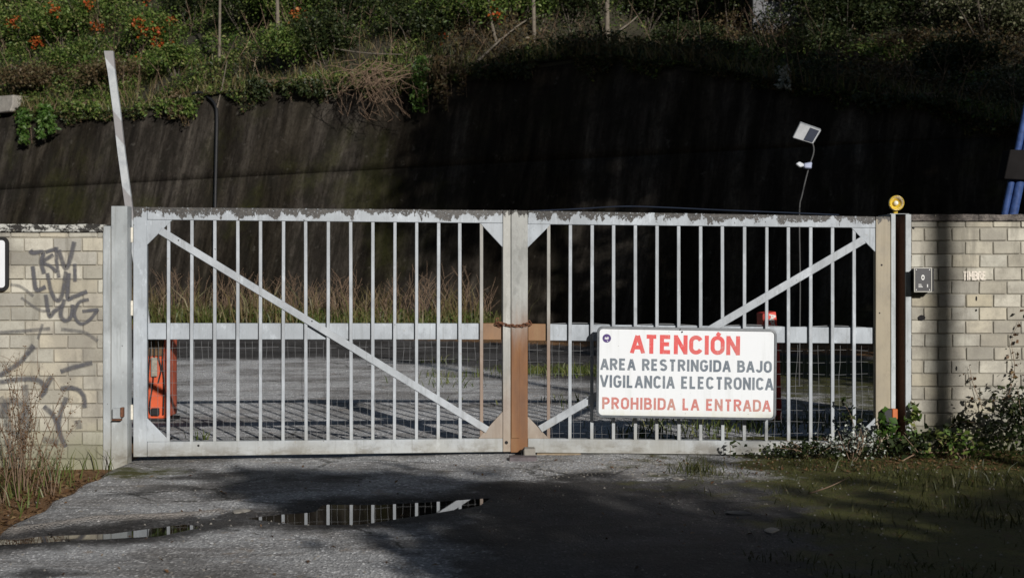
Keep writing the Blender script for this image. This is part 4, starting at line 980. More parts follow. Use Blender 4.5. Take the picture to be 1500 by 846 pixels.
# ================================================================== VEGETATION ON THE HILL
def clump_pts(c, rad, n, k=14, flat=1.0, seed=0):
    """leaf centres gathered in clumps on and inside an ellipsoid"""
    r = np.random.default_rng(seed); c = np.array(c); rad = np.array(rad)
    d = r.normal(size=(k, 3)); d[:, 2] = np.abs(d[:, 2]) * flat - 0.15; d /= np.linalg.norm(d, axis=1)[:, None]
    cc = c + d * rad * (0.45 + 0.5 * r.random((k, 1)))
    w = r.integers(0, k, n); sig = rad * (0.16 + 0.14 * r.random((k, 1)))[w]
    return cc[w] + r.normal(size=(n, 3)) * sig
def stems(c, rad, k, r0, m, parent, seed=0, name='stem'):
    r = random.Random(seed); T = Tubes(5)
    for i in range(k):
        e = Vector((c[0] + r.uniform(-1, 1) * rad[0] * 0.8, c[1] + r.uniform(-1, 1) * rad[1] * 0.8, c[2] + r.uniform(0.1, 0.9) * rad[2]))
        b_ = Vector((c[0], c[1], c[2] - rad[2] * 0.9)); mdl = b_.lerp(e, 0.5) + Vector((r.uniform(-.2, .2), r.uniform(-.2, .2), 0.1)) * rad[0]
        T.add(catmull([b_, mdl, e], 4), r0, r0 * 0.3)
    return T.build(name, m, parent)
def bush(label, px, py, rad, mat, n, leaf=0.10, flowers=0, lift=0.5, seed=0, group='shrubs on the hillside', name='shrub', brown=0):
    h = hill_hit(px, py)
    if h is None: return
    b = thing(name, label, 'shrub', h, group); c = (h.x, h.y, h.z + rad[2] * lift)
    leaves('foliage', clump_pts(c, rad, n, 18, 1.0, seed), leaf, mat, b)
    if brown: leaves('dead_foliage', clump_pts(c, [q * 0.95 for q in rad], brown, 10, 0.7, seed + 50), leaf, M['leaf_brown'], b)
    stems(c, rad, 7, 0.016, M['bark'], b, seed)
    if flowers:
        r = np.random.default_rng(seed + 9); k = max(2, flowers // 60); d = r.normal(size=(k, 3)); d[:, 1] = -np.abs(d[:, 1]) - 0.5; d /= np.linalg.norm(d, axis=1)[:, None]
        cc = np.array(c) + d * np.array(rad) * 0.95; w = r.integers(0, k, flowers)
        leaves('blossom', cc[w] + r.normal(size=(flowers, 3)) * 0.12, 0.09, M['blossom'], b, aspect=0.8)
    return b
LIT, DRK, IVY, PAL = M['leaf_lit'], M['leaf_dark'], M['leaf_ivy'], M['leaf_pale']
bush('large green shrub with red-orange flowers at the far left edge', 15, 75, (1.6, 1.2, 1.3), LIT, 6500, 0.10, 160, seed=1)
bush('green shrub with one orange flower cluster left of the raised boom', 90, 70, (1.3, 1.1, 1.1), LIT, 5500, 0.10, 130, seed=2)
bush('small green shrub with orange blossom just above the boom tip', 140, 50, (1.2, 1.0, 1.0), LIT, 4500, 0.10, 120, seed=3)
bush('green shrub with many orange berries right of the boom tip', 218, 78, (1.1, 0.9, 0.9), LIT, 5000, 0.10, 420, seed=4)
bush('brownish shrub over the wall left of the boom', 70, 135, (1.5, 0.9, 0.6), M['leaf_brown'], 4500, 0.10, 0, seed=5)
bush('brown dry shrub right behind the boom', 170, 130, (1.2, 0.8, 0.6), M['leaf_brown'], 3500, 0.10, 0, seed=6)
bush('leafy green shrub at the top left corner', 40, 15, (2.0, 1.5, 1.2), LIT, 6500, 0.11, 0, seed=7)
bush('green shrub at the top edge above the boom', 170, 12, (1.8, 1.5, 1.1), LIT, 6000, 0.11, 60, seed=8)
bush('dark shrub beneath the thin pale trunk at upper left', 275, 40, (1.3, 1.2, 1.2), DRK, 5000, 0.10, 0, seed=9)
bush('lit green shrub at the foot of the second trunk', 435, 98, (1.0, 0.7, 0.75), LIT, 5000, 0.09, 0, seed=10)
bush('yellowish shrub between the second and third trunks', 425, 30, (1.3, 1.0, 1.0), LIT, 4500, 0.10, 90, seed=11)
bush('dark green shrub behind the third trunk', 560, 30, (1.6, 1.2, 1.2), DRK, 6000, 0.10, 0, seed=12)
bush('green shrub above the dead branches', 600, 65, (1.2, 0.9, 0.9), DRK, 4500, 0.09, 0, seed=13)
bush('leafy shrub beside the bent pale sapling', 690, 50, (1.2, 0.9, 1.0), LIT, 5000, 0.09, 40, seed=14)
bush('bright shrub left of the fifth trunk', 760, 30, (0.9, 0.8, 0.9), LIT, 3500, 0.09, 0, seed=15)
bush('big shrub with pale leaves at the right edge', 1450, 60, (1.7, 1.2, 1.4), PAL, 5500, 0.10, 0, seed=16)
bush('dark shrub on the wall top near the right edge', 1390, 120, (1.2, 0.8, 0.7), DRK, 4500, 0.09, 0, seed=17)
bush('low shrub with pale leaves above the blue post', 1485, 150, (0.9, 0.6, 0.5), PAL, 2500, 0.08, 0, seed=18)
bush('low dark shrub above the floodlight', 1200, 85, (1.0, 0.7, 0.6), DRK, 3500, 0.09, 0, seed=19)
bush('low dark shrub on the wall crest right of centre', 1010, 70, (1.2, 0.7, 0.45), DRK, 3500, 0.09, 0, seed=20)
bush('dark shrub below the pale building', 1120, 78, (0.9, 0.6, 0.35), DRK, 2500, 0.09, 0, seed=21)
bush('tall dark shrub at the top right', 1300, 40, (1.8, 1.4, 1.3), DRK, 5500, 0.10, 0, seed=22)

# undergrowth: one mass of leaves, grass and litter nobody could count
n = 230000; tq = TS[0] + RNG.random(n) * (TS[-1] - TS[0]); rq = RNG.random(n) ** 1.2 * 11
sel = RNG.random(n); pts = np.zeros((n, 3)); pr = np.interp(tq, TS, ZS)
base = np.array([A0.x, A0.y, 0]) + tq[:, None] * np.array(DW) + (BAT * pr + rq)[:, None] * np.array(NB)
f = sstep(tq, 6.5, 10.5); hh = (1 - f) * 0.8 * rq + f * np.where(rq < 7, 0.13 * rq, 0.91 + 0.62 * (rq - 7))
bump_ = np.array([noise.noise(Vector((a_ * 0.45, b_ * 0.45, 31))) for a_, b_ in zip(tq, rq)])
keep = bump_ + 0.55 > RNG.random(n) * 0.6
pts = base.copy(); pts[:, 2] = pr + hh + 0.05 + RNG.random(n) * np.clip(0.3 + 0.8 * bump_, 0.08, 1.0)
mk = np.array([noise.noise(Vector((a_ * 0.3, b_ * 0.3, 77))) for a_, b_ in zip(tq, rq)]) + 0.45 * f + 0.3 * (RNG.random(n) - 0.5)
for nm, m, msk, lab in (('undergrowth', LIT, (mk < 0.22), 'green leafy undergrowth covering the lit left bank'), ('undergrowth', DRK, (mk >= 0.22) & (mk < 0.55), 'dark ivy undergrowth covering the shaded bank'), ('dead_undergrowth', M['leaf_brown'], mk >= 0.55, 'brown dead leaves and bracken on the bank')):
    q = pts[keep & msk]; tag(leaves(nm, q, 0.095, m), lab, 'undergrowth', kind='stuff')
# grass fringe along the wall top
n = 9000; tq = TS[0] + RNG.random(n) * (TS[-1] - TS[0]); rq = RNG.random(n) ** 2 * 1.8
pr = np.interp(tq, TS, ZS); q = np.array([A0.x, A0.y, 0]) + tq[:, None] * np.array(DW) + (BAT * pr + rq - 0.05)[:, None] * np.array(NB)
f = sstep(tq, 6.5, 10.5); q[:, 2] = pr + ((1 - f) * 0.8 + f * 0.13) * rq + 0.02
tuft = np.array([noise.noise(Vector((a_ * 0.6, 2, 9))) for a_ in tq]); kp = tuft > -0.15 - 0.3 * RNG.random(n)
tag(blades('dry_grass', q[kp & (RNG.random(n) < 0.45)], 0.42, M['grass_dry'], width=0.010, lean=0.9), 'dry grass fringe along the top of the retaining wall', 'grass', kind='stuff')
tag(blades('grass', q[RNG.random(n) < 0.35], 0.32, M['grass'], width=0.012, lean=0.9), 'green grass fringe along the top of the retaining wall', 'grass', kind='stuff')
# moss, roots and leaves hanging raggedly over the crest
n = 26000; tq = TS[0] + RNG.random(n) * (TS[-1] - TS[0]); zt_ = np.interp(tq, TS, ZS)
lng = np.array([max(0.04, 0.22 + 0.55 * noise.noise(Vector((a_ * 0.8, 4, 1))) + 0.35 * noise.noise(Vector((a_ * 3.1, 9, 1)))) for a_ in tq])
dz = RNG.random(n) ** 1.6 * lng; zz_ = zt_ + 0.08 - dz
q = np.array([A0.x, A0.y, 0]) + tq[:, None] * np.array(DW) + (BAT * zz_ - 0.05 - 0.12 * RNG.random(n))[:, None] * np.array(NB); q[:, 2] = zz_
sel = RNG.random(n) + 0.5 * np.array([noise.noise(Vector((a_ * 0.5, 1, 40))) for a_ in tq])
for nm, m, k_, lab in (('crest_moss', DRK, sel < 0.55, 'dark moss and leaves hanging over the wall crest'), ('crest_roots', M['leaf_brown'], (sel >= 0.55) & (sel < 0.85), 'brown roots and dead leaves over the wall crest'), ('crest_leaves', LIT, sel >= 0.85, 'green leaves hanging over the wall crest')):
    tag(leaves(nm, q[k_], 0.08, m), lab, 'undergrowth', kind='stuff')
# hanging ivy and creepers over the wall
def hanging(label, px, y0, y1, wpx, n, mat, leaf=0.11, off=0.10, seed=0, cat='ivy'):
    r = np.random.default_rng(seed); P = []
    strands = [(r.uniform(-wpx / 2, wpx / 2), r.uniform(0.55, 1.0)) for _ in range(max(2, int(wpx / 7)))]
    for i in range(n):
        dx, e = strands[r.integers(len(strands))]; u = r.random() * e
        P.append(wp(px + dx + r.normal() * 2.6 + 3 * math.sin(u * 5 + dx), y0 + (y1 - y0) * u, off + 0.12 * r.random() + 0.25 * (1 - u) * r.random()))
    b = thing('hanging_ivy', label, cat, wp(px, y0, 0.05), 'plants hanging over the wall')
    leaves('foliage', [tuple(p) for p in P], leaf, mat, b, up=-0.1)
    T = Tubes(4)
    for dx, e in strands: T.add(catmull([wp(px + dx * 0.5, y0 - 4, 0.0), wp(px + dx, y0 + 8, 0.16), wp(px + dx, y0 + (y1 - y0) * e, 0.08)], 5), 0.012, 0.006)
    T.build('stem', M['twig'], b)
hanging('bright ivy strand hanging at the far left of the wall', 50, 158, 212, 12, 420, IVY, 0.13, 0.2, seed=1)
hanging('longer bright ivy strand next to the leftmost one', 80, 155, 226, 18, 640, IVY, 0.13, 0.2, seed=2)
hanging('leafy creeper hanging left of the boom', 130, 150, 172, 60, 500, LIT, 0.10, seed=3)
hanging('creeper and bracken hanging right of the boom', 245, 145, 176, 90, 700, LIT, 0.10, seed=4)
hanging('dry creeper hanging beside the black hose', 272, 135, 190, 26, 260, M['leaf_brown'], 0.10, seed=5)
hanging('dark creeper over the wall below the lit shrub', 440, 118, 150, 120, 900, DRK, 0.10, seed=6)
hanging('bright leafy creeper hanging right of the dead branches', 628, 85, 170, 24, 420, IVY, 0.10, 0.3, seed=7)
hanging('brown creeper hanging over the wall near the centre', 668, 85, 165, 50, 520, M['leaf_brown'], 0.10, 0.2, seed=8)
hanging('dark creeper on the wall crest above the brace', 745, 95, 118, 80, 500, DRK, 0.09, seed=9)
hanging('pale leaved twigs drooping left of the floodlight', 1150, 100, 152, 26, 130, M['leaf_pale_glint'], 0.08, 0.2, seed=10)
hanging('mossy creeper below the right hand shrubs', 1330, 140, 168, 150, 700, DRK, 0.09, seed=11)
# bare twigs and stems sticking out of the undergrowth
T = Tubes(3); r = random.Random(77)
for i in range(300):
    t_ = r.uniform(TS[0] + 3, TS[-1] - 2); p = hill_at(t_, r.random() ** 1.4 * 7); hh = r.uniform(0.5, 1.7); d_ = Vector((r.uniform(-.6, .6), r.uniform(-.6, .2), 1)) * hh
    q_ = p + d_ * 0.5 + Vector((r.uniform(-.1, .1), 0, r.uniform(-.05, .1))); T.add([p, q_, p + d_], 0.011, 0.004)
    for k_ in range(2): T.add([q_, q_ + Vector((r.uniform(-.35, .35), r.uniform(-.2, .1), r.uniform(.05, .45)))], 0.006, 0.003)
tag(T.build('bare_twigs', M['twig']), 'bare twigs sticking out of the hillside undergrowth', 'twigs', kind='stuff')
# dead branches drooping over the wall
db = thing('dead_branches', 'bare brown dead branches drooping over the wall near the centre', 'branches', wp(560, 110, -0.1))
r = random.Random(5); T = Tubes(4)
for i in range(46):
    sx0 = r.uniform(520, 640); ex = sx0 + r.uniform(-55, 45) + (575 - sx0) * 0.4; ey = r.uniform(120, 182)
    a_ = wp(sx0, r.uniform(85, 120), 0.1); b_ = wp((sx0 + ex) / 2 - 6, r.uniform(100, 135), r.uniform(0.5, 1.1)); c_ = wp(ex, ey, r.uniform(0.3, 0.9))
    pts = catmull([a_, b_, c_], 5); T.add(pts, 0.011, 0.003)
    for k in range(3):
        q = pts[r.randrange(4, len(pts))]; T.add([q, q + Vector((r.uniform(-.3, .3), r.uniform(-.2, .1), r.uniform(-.3, .12)))], 0.007, 0.003)
T.build('branch', M['twig'], db)
for pts, lab in (([(420, 72), (470, 82), (530, 92), (590, 95)], 'long pale fallen branch above the dead twigs'), ([(700, 105), (735, 72), (770, 45), (800, 35)], 'long bare branch rising beside the bent sapling'), ([(905, 60), (925, 45), (942, 28)], 'short broken branch lying right of the pale pine trunk')):
    P = [hill_hit(*p) for p in pts]; P = [p + Vector((0, -0.1, 0.25)) for p in P if p]
    if len(P) > 1: T = Tubes(5); T.add(catmull(P, 5), 0.035, 0.015); tag(T.build('fallen_branch', M['bark_pale']), lab, 'branch')

def tree(name, label, base, h, r0, m, crown_c, crown_r, n, leaf, lmat, lean=(0, 0), seed=0, group=None, limbs=6, pts=None):
    t_ = thing(name, label, 'tree', base, group); r = random.Random(seed); T = Tubes(8)
    b_ = Vector(base); P = pts or catmull([b_ - Vector((0, 0, 0.3)), b_ + Vector((lean[0] * .3 + r.uniform(-.05, .05), lean[1] * .3, h * .33)), b_ + Vector((lean[0] * .7, lean[1] * .7, h * .66)), b_ + Vector((lean[0], lean[1], h))], 4)
    T.add(P, r0, r0 * 0.45)
    for i in range(limbs):
        q = P[int(len(P) * r.uniform(0.55, 0.98))]; d_ = Vector((r.uniform(-1, 1) * crown_r[0] * .7, r.uniform(-1, 1) * crown_r[1] * .7, r.uniform(.2, 1) * crown_r[2] * .5))
        T.add(catmull([q, q + d_ * 0.5 + Vector((0, 0, .1)), q + d_], 3), r0 * 0.35, r0 * 0.1)
    T.build('trunk', m, t_)
    if n: leaves('crown', clump_pts(crown_c, crown_r, n, 22, 0.6, seed + 100), leaf, lmat, t_)
    return t_
GRP = 'trees on the hillside'
for i, (px, py, w, m, lab) in enumerate(((321, 100, 4.2, 'bark_pale', 'thin pale trunk, leftmost on the hillside'), (408, 92, 6, 'bark_pale', 'pale mottled trunk, second from the left'), (503, 55, 5, 'bark', 'grey trunk, third from the left'),
        (783, 62, 6, 'bark_pale', 'straight pale trunk left of centre on the crest'), (890, 66, 7.5, 'bark_pale', 'reddish pale pine trunk on the highest crest'), (1016, 50, 7, 'bark', 'brown trunk standing right of the crest pine'),
        (1054, 30, 14, 'bark', 'thick dark trunk between two slim brown ones'), (1103, 46, 7.5, 'bark', 'slim brown trunk beside the pale building'), (1180, 40, 10, 'bark', 'dark trunk right of the pale building'), (1255, 45, 12, 'bark', 'dark trunk in the shade above the floodlight'))):
    h = hill_hit(px, py)
    if h is None: continue
    rad = w / 2 * h.y / F; hh = random.uniform(7.5, 10)
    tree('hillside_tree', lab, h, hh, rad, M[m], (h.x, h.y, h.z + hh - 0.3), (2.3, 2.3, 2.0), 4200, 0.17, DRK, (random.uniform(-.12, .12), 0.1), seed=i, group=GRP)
h = hill_hit(727, 62)
P = catmull([h, h + Vector((-0.12, 0, 0.5)), h + Vector((-0.22, 0, 1.2)), h + Vector((-0.2, 0, 3.0)), h + Vector((-0.1, 0, 4.5))], 4)
tree('sapling', 'bent pale sapling near the top centre', h, 4, 0.05, M['bark_pale'], (h.x, h.y, h.z + 4.6), (1, 1, .9), 1200, 0.13, LIT, seed=41, group=GRP, limbs=3, pts=P)
# a darker rank of trees further up closes the view
for i in range(13):
    t_ = TS[0] + 4 + i * (TS[-1] - TS[0] - 6) / 12.5; rr_ = random.uniform(13, 19); p = hill_at(t_, rr_)
    side = 'left' if i < 5 else ('centre' if i < 9 else 'right')
    tree('hillside_tree', 'dense dark evergreen in the back rank up the hillside', p, 6.5, 0.18, M['bark'], (p.x, p.y - 0.4, p.z + 3.4), (2.6, 2.0, 3.4), 5200, 0.2, DRK, seed=60 + i, group='back rank of trees')
# pale building glimpsed between the trunks at the top right
p = hill_hit(1134, 42); D = W(1138, 42, p.y)
bw = thing('house', 'pale house glimpsed between the trunks at the top right', 'house', (D.x, p.y + 1.5, p.z))
hm = simple('render_pale', (0.13, 0.13, 0.135), 0.9, 0.3, 2)
box('wall', D.x - 0.66, D.x + 0.9, p.y, p.y + 3.0, p.z - 0.6, p.z + 2.2, hm, bw, 0.01)
win = box('window', D.x - 0.35, D.x + 0.05, p.y - 0.02, p.y + 0.02, p.z + 0.75, p.z + 1.5, M['bark'], bw, 0.005)
box('pane', D.x - 0.31, D.x + 0.01, p.y - 0.024, p.y - 0.0205, p.z + 0.79, p.z + 1.46, simple('window_dark', (0.03, 0.035, 0.04), 0.1), win, 0.001)
bm = bmesh.new(); bm_prism(bm, [(D.x - 1.1, p.y - 0.3, p.z + 2.2), (D.x + 1.1, p.y - 0.3, p.z + 2.2), (D.x, p.y - 0.3, p.z + 3.1)], [(D.x - 1.1, p.y + 3.3, p.z + 2.2), (D.x + 1.1, p.y + 3.3, p.z + 2.2), (D.x, p.y + 3.3, p.z + 3.1)])
bm_obj('roof', finish(bm), simple('roof_tile', (0.2, 0.09, 0.06), 0.9), bw)
bush('thin twiggy shrub partly hiding the pale house', 1132, 56, (0.7, 0.4, 0.6), DRK, 450, 0.09, 0, lift=0.8, seed=71)
bush('low green shrub on the bare patch above the right wall', 1285, 100, (1.1, 0.7, 0.45), M['leaf_lit'], 3200, 0.09, 0, seed=81)
bush('low brown shrub right of the bare patch', 1335, 90, (0.9, 0.7, 0.5), M['leaf_brown'], 2500, 0.09, 0, seed=82)
bush('tall loose shrub right of the pale house', 1178, 50, (0.6, 0.6, 1.2), DRK, 2600, 0.10, 0, lift=0.8, seed=72)
bush('tall dark shrub left of the pale house', 1068, 46, (0.6, 0.6, 1.2), DRK, 2600, 0.10, 0, lift=0.8, seed=73)
bush('dark thicket between the crest pine and the brown trunk', 950, 45, (1.6, 1.0, 1.0), DRK, 6500, 0.10, 0, lift=0.8, seed=74)
bush('dark thicket left of the crest pine', 835, 42, (1.3, 1.0, 1.0), DRK, 5500, 0.10, 0, lift=0.8, seed=75)
bush('shaded thicket above the right wall', 1240, 60, (1.4, 0.9, 0.9), DRK, 5000, 0.10, 0, lift=0.7, seed=76)
bush('green thicket between the leftmost trunk and the berries', 260, 110, (0.9, 0.7, 0.6), LIT, 3600, 0.09, 0, seed=77)
bush('green thicket below the berry shrub', 120, 105, (1.3, 0.8, 0.7), LIT, 4500, 0.09, 0, seed=78)
bush('dark thicket between the leftmost and second trunks', 365, 45, (1.2, 1.0, 1.2), DRK, 5500, 0.10, 0, seed=79)
bush('green thicket behind the lit shrub', 480, 90, (1.0, 0.8, 0.8), DRK, 4500, 0.09, 0, seed=80)

# ================================================================== WEEDS IN THE YARD
n = 15000; tq = RNG.random(n) * 17.4 - 5; off = 0.1 + RNG.random(n) ** 0.9 * 2.3
tf = np.array([noise.noise(Vector((a_ * 0.8, b_ * 0.5, 3))) + 0.5 * noise.noise(Vector((a_ * 2.3, b_ * 1.4, 13))) for a_, b_ in zip(tq, off)])
q = np.array([A0.x, A0.y, 0.09]) + tq[:, None] * np.array(DW) - off[:, None] * np.array(NB); sel = RNG.random(n)
for nm, lo_, hi_, hg, m, frac, lab in (('dry_weeds', -0.25, 0.15, 0.34, 'grass_dry', 0.25, 'short dry weeds along the foot of the retaining wall'), ('dry_weeds', 0.15, 9, 0.72, 'grass_dry', 0.3, 'tall tufts of dry weeds along the foot of the retaining wall'), ('green_weeds', -0.6, 9, 0.34, 'grass', 0.45, 'green grass along the foot of the retaining wall')):
    kp = (tf > lo_) & (tf <= hi_) & (sel < frac if 'dry' in nm else sel > 1 - frac)
    tag(blades(nm, q[kp], hg, M[m], width=0.013, lean=0.55, hvar=0.7), lab, 'weeds', kind='stuff')
kp = (sel < 0.4) & (tf > 0.0)
qq = q[kp].copy(); qq[:, 2] += RNG.random(len(qq)) * 0.5
tag(leaves('weed_leaves', qq, 0.07, M['leaf_lit']), 'small leaves among the weeds at the wall foot', 'weeds', kind='stuff')
T = Tubes(4); r = random.Random(3)
for i in range(240):
    t_ = r.choice((-3.0, -1.2, 0.6, 2.5, 4.2, 5.2, 6.8, 8.1, 9.6, 11.0)) + r.gauss(0, .45); p = A0 + DW * t_ - NB * r.uniform(0.1, 2.0); hh = r.uniform(0.6, 1.35); a_ = Vector((r.uniform(-.25, .25), r.uniform(-.2, .2), 0)) * hh
    P = catmull([p, p + a_ * 0.3 + Vector((0, 0, hh * .6)), p + a_ + Vector((0, 0, hh))], 4); T.add(P, 0.010, 0.004)
    for k in range(5):
        b_ = P[r.randrange(3, len(P))]; T.add([b_, b_ + Vector((r.uniform(-.25, .25), r.uniform(-.2, .2), r.uniform(.1, .4)))], 0.005, 0.003)
tag(T.build('dead_stalks', M['twig']), 'bare dead stalks rising from the weeds at the wall foot', 'weeds', kind='stuff')
# grass tufts across the yard seen through the right leaf
P = []
for (px, py, nb, sp) in ((832, 545, 260, 0.5), (855, 548, 260, 0.5), (880, 545, 200, 0.5), (805, 548, 80, 0.4), (650, 530, 40, 0.3), (662, 552, 45, 0.3), (640, 562, 25, 0.25), (676, 566, 20, 0.2), (290, 644, 12, 0.04), (905, 590, 120, 0.6), (1000, 625, 120, 0.4), (1100, 632, 140, 0.4), (960, 640, 80, 0.3), (1230, 620, 200, 0.5)):
    c0 = ground_pt(px, py); P.append(np.array(c0) + RNG.normal(size=(nb, 3)) * np.array([sp, sp * 0.6, 0]))
P = np.concatenate(P); P[:, 2] = 0.0
tag(blades('grass_tufts', P, 0.10, M['grass'], width=0.007, lean=0.9), 'green grass tufts growing through the yard asphalt', 'grass', kind='stuff')

# ================================================================== WEEDS IN THE FOREGROUND
# left verge
P = []
for k in range(2600):
    x = random.uniform(-4.9, -2.62); y = random.uniform(8.0, 10.86)
    d_ = (x - e0.x) * ln.y - (y - e0.y) * ln.x
    if x < -3.3 + 0.5 * random.random() ** 3 and d_ < 0.02 + 0.06 * random.random() and noise.noise(Vector((x * 2.2, y * 2.2, 1))) > -0.25 + 0.5 * max(0, 9.6 - y): P.append((x, y, gz(x, y)))
tag(blades('verge_grass', P, 0.13, M['grass'], width=0.0042, lean=0.8, hvar=0.7), 'green grass on the verge below the graffiti wall', 'grass', kind='stuff')
P = [(x, y, gz(x, y) + 0.01) for x, y in ((random.uniform(-4.9, -2.9), random.uniform(7.6, 10.5)) for _ in range(2600)) if (x - e0.x) * ln.y - (y - e0.y) * ln.x < 0.03]
tag(leaves('leaf_litter', P, 0.04, M['litter'], up=1.5), 'brown dead leaves on the verge below the graffiti wall', 'leaf litter', kind='stuff')
def weed_clump(label, px, py, k, hmax, spread, seed, leafn=0, lmat=None, group='dry weeds by the left wall'):
    c0 = ground_pt(px, py, -0.03); w = thing('dry_weed', label, 'weed', c0, group); r = random.Random(seed); T = Tubes(4); LP = []
    for i in range(k):
        b_ = c0 + Vector((r.uniform(-1, 1) * spread * .35, r.uniform(-.1, .1), 0)); hh = hmax * r.uniform(0.4, 1); l_ = Vector((r.uniform(-1, 1) * spread, r.uniform(-.25, .12), 0))
        Q_ = catmull([b_, b_ + l_ * 0.25 + Vector((0, 0, hh * .45)), b_ + l_ * 0.6 + Vector((r.uniform(-.03, .03), 0, hh * .8)), b_ + l_ + Vector((0, 0, hh))], 4); T.add(Q_, 0.0035, 0.0012)
        for q in Q_[4:]:
            for _ in range(3): LP.append(q + Vector((r.gauss(0, .012), r.gauss(0, .012), r.gauss(0, .015))))
        for _ in range(3):
            q = Q_[r.randrange(3, len(Q_) - 1)]; e_ = q + Vector((r.uniform(-.12, .12), r.uniform(-.05, .05), r.uniform(.05, .18))); T.add([q, q.lerp(e_, .5) + Vector((0, 0, .01)), e_], 0.002, 0.001)
    T.build('stalk', M['twig'], w)
    leaves('seed_head', [tuple(p) for p in LP], 0.018, M['litter'], w)['kind'] = 'stuff'
    return w
weed_clump('tall bare dry weed stalks against the graffiti', 38, 716, 15, 1.0, 0.22, 1)
weed_clump('leaning dry weed with arching stalks next to the verge grass', 60, 722, 10, 0.75, 0.34, 2)
weed_clump('sparse dry weed at the left edge of the picture', 5, 735, 12, 0.8, 0.25, 3)
# right corner: moss, brambles, shrubs
P = []
for k in range(11000):
    x = random.uniform(1.2, 5.6); y = random.uniform(5.5, 11.3)
    m_ = sstep(np.array(x), 1.0, 3.0)
    if noise.noise(Vector((x * 1.8, y * 1.8, 6))) + 0.35 * float(m_) > 0.18 + 0.5 * random.random() - 0.2: P.append((x, y, gz(x, y)))
tag(blades('moss_grass', P, 0.032, M['moss_blade'], width=0.003, lean=1.2, hvar=0.9), 'short mossy grass on the ground in front of the right wall', 'grass', kind='stuff')
P = []
for (px, py, nb, sp) in ((1375, 720, 30, .12), (1405, 745, 30, .12), (1480, 770, 35, .15), (1018, 694, 50, .08), (1030, 690, 40, .07), (1450, 715, 60, .2), (1340, 705, 50, .15), (1500, 720, 90, .25), (1250, 690, 60, .2)):
    c0 = ground_pt(px, py)
    for _ in range(nb): x, y = random.gauss(c0.x, sp), random.gauss(c0.y, sp); P.append((x, y, gz(x, y)))
tag(blades('grass_tufts', P, 0.085, M['moss_blade'], width=0.004, lean=0.9), 'longer grass tufts scattered in the right foreground', 'grass', kind='stuff')
P = [(x, y, gz(x, y) + 0.008) for x, y in ((random.gauss(3.2, .8), random.uniform(10.3, 11.3)) for _ in range(1400)) if 0.4 < x < 5.5]
P += [(x, y, gz(x, y) + 0.008) for x, y in ((random.uniform(-3, 5), random.uniform(6, 11)) for _ in range(260))]
tag(leaves('leaf_litter', P, 0.03, M['litter'], up=1.6), 'dead leaves scattered in front of the right wall', 'leaf litter', kind='stuff')
def plant(name, label, px, py, Y, rad, n, leaf, mat, seed, group=None, k=16, extra=None, lift=0.5, cat='plant', aspect=0.6):
    c0 = Vector((wx(px, Y), Y, gz(wx(px, Y), Y))); w = thing(name, label, cat, c0, group); c = (c0.x, Y, c0.z + rad[2] * lift + py)
    leaves('foliage', clump_pts(c, rad, n, k, 0.9, seed), leaf, mat, w, aspect=aspect)
    stems(c, rad, 8, 0.005, M['twig'], w, seed); return w
GB = 'brambles at the foot of the right wall'
plant('bramble', 'green bramble mound under the right end of the gate', 1255, 0.0, 11.05, (0.42, 0.14, 0.13), 420, 0.042, M['leaf_dark'], 1, GB)
plant('bramble', 'bright ivy leaves at the foot of the photocell', 1300, 0.02, 11.1, (0.12, 0.10, 0.20), 80, 0.055, IVY, 2, GB, aspect=0.85)
plant('bramble', 'bramble mound below the intercom', 1360, 0.0, 11.05, (0.33, 0.14, 0.15), 300, 0.048, M['leaf_dark'], 3, GB, aspect=0.8)
plant('bramble', 'low bramble patch along the middle of the right wall', 1415, 0.0, 10.95, (0.33, 0.18, 0.13), 260, 0.045, M['leaf_lit'], 4, GB)
plant('dark_shrub', 'dark leafy shrub against the right wall at the picture edge', 1520, 0.0, 11.05, (0.36, 0.2, 0.42), 1300, 0.042, M['leaf_dark'], 5, None)
plant('glint_shrub', 'small shrub with sun glints painted into its leaves at the right gate corner', 1248, 0.02, 10.95, (0.26, 0.10, 0.17), 420, 0.022, M['leaf_pale_glint'], 6, None, 22)
plant('creeping_weed', 'low dark weeds along the bottom rail of the right leaf', 1185, 0.0, 11.1, (0.4, 0.12, 0.10), 420, 0.035, M['leaf_dark'], 7, GB)
# climbing sapling by the wall end, arching bramble canes, thin vine on the wall
def cane(label, pts, leafn, mat, leaf, seed, r0=0.005, cat='plant', name='bramble_cane'):
    P = [Vector(p) for p in pts]; w = thing(name, label, cat, P[0], None); Q_ = catmull(P, 8); T = Tubes(5); T.add(Q_, r0, r0 * 0.4); T.build('stem', M['twig'], w)
    r = random.Random(seed); L_ = [tuple(Q_[r.randrange(2, len(Q_))] + Vector((r.gauss(0, .035), r.gauss(-.02, .03), r.gauss(0, .03)))) for _ in range(leafn)]
    if leafn: leaves('foliage', L_, leaf, mat, w, aspect=0.75, up=0.1)['kind'] = 'stuff'
    return w
cane('leafy sapling climbing the wall end beside the channel post', [W(1346, 668, 11.2), W(1342, 640, 11.24), W(1338, 612, 11.3), W(1334, 586, 11.3)], 46, M['leaf_lit'], 0.075, 1)
cane('bramble cane arching up across the right wall', [W(1365, 655, 11.15), W(1385, 630, 11.2), W(1410, 618, 11.25), W(1440, 620, 11.2)], 40, M['leaf_dark'], 0.07, 2)
cane('bare pale cane lying across the brambles', [W(1320, 675, 10.9), W(1345, 664, 10.95), W(1385, 662, 10.95), W(1412, 665, 10.9)], 4, M['leaf_brown'], 0.05, 3, 0.006)
cane('reddish vine climbing the right wall near the edge', [W(1470, 600, 11.37), W(1486, 545, 11.375), W(1482, 500, 11.38), W(1493, 470, 11.38)], 30, M['litter'], 0.035, 4, 0.003)
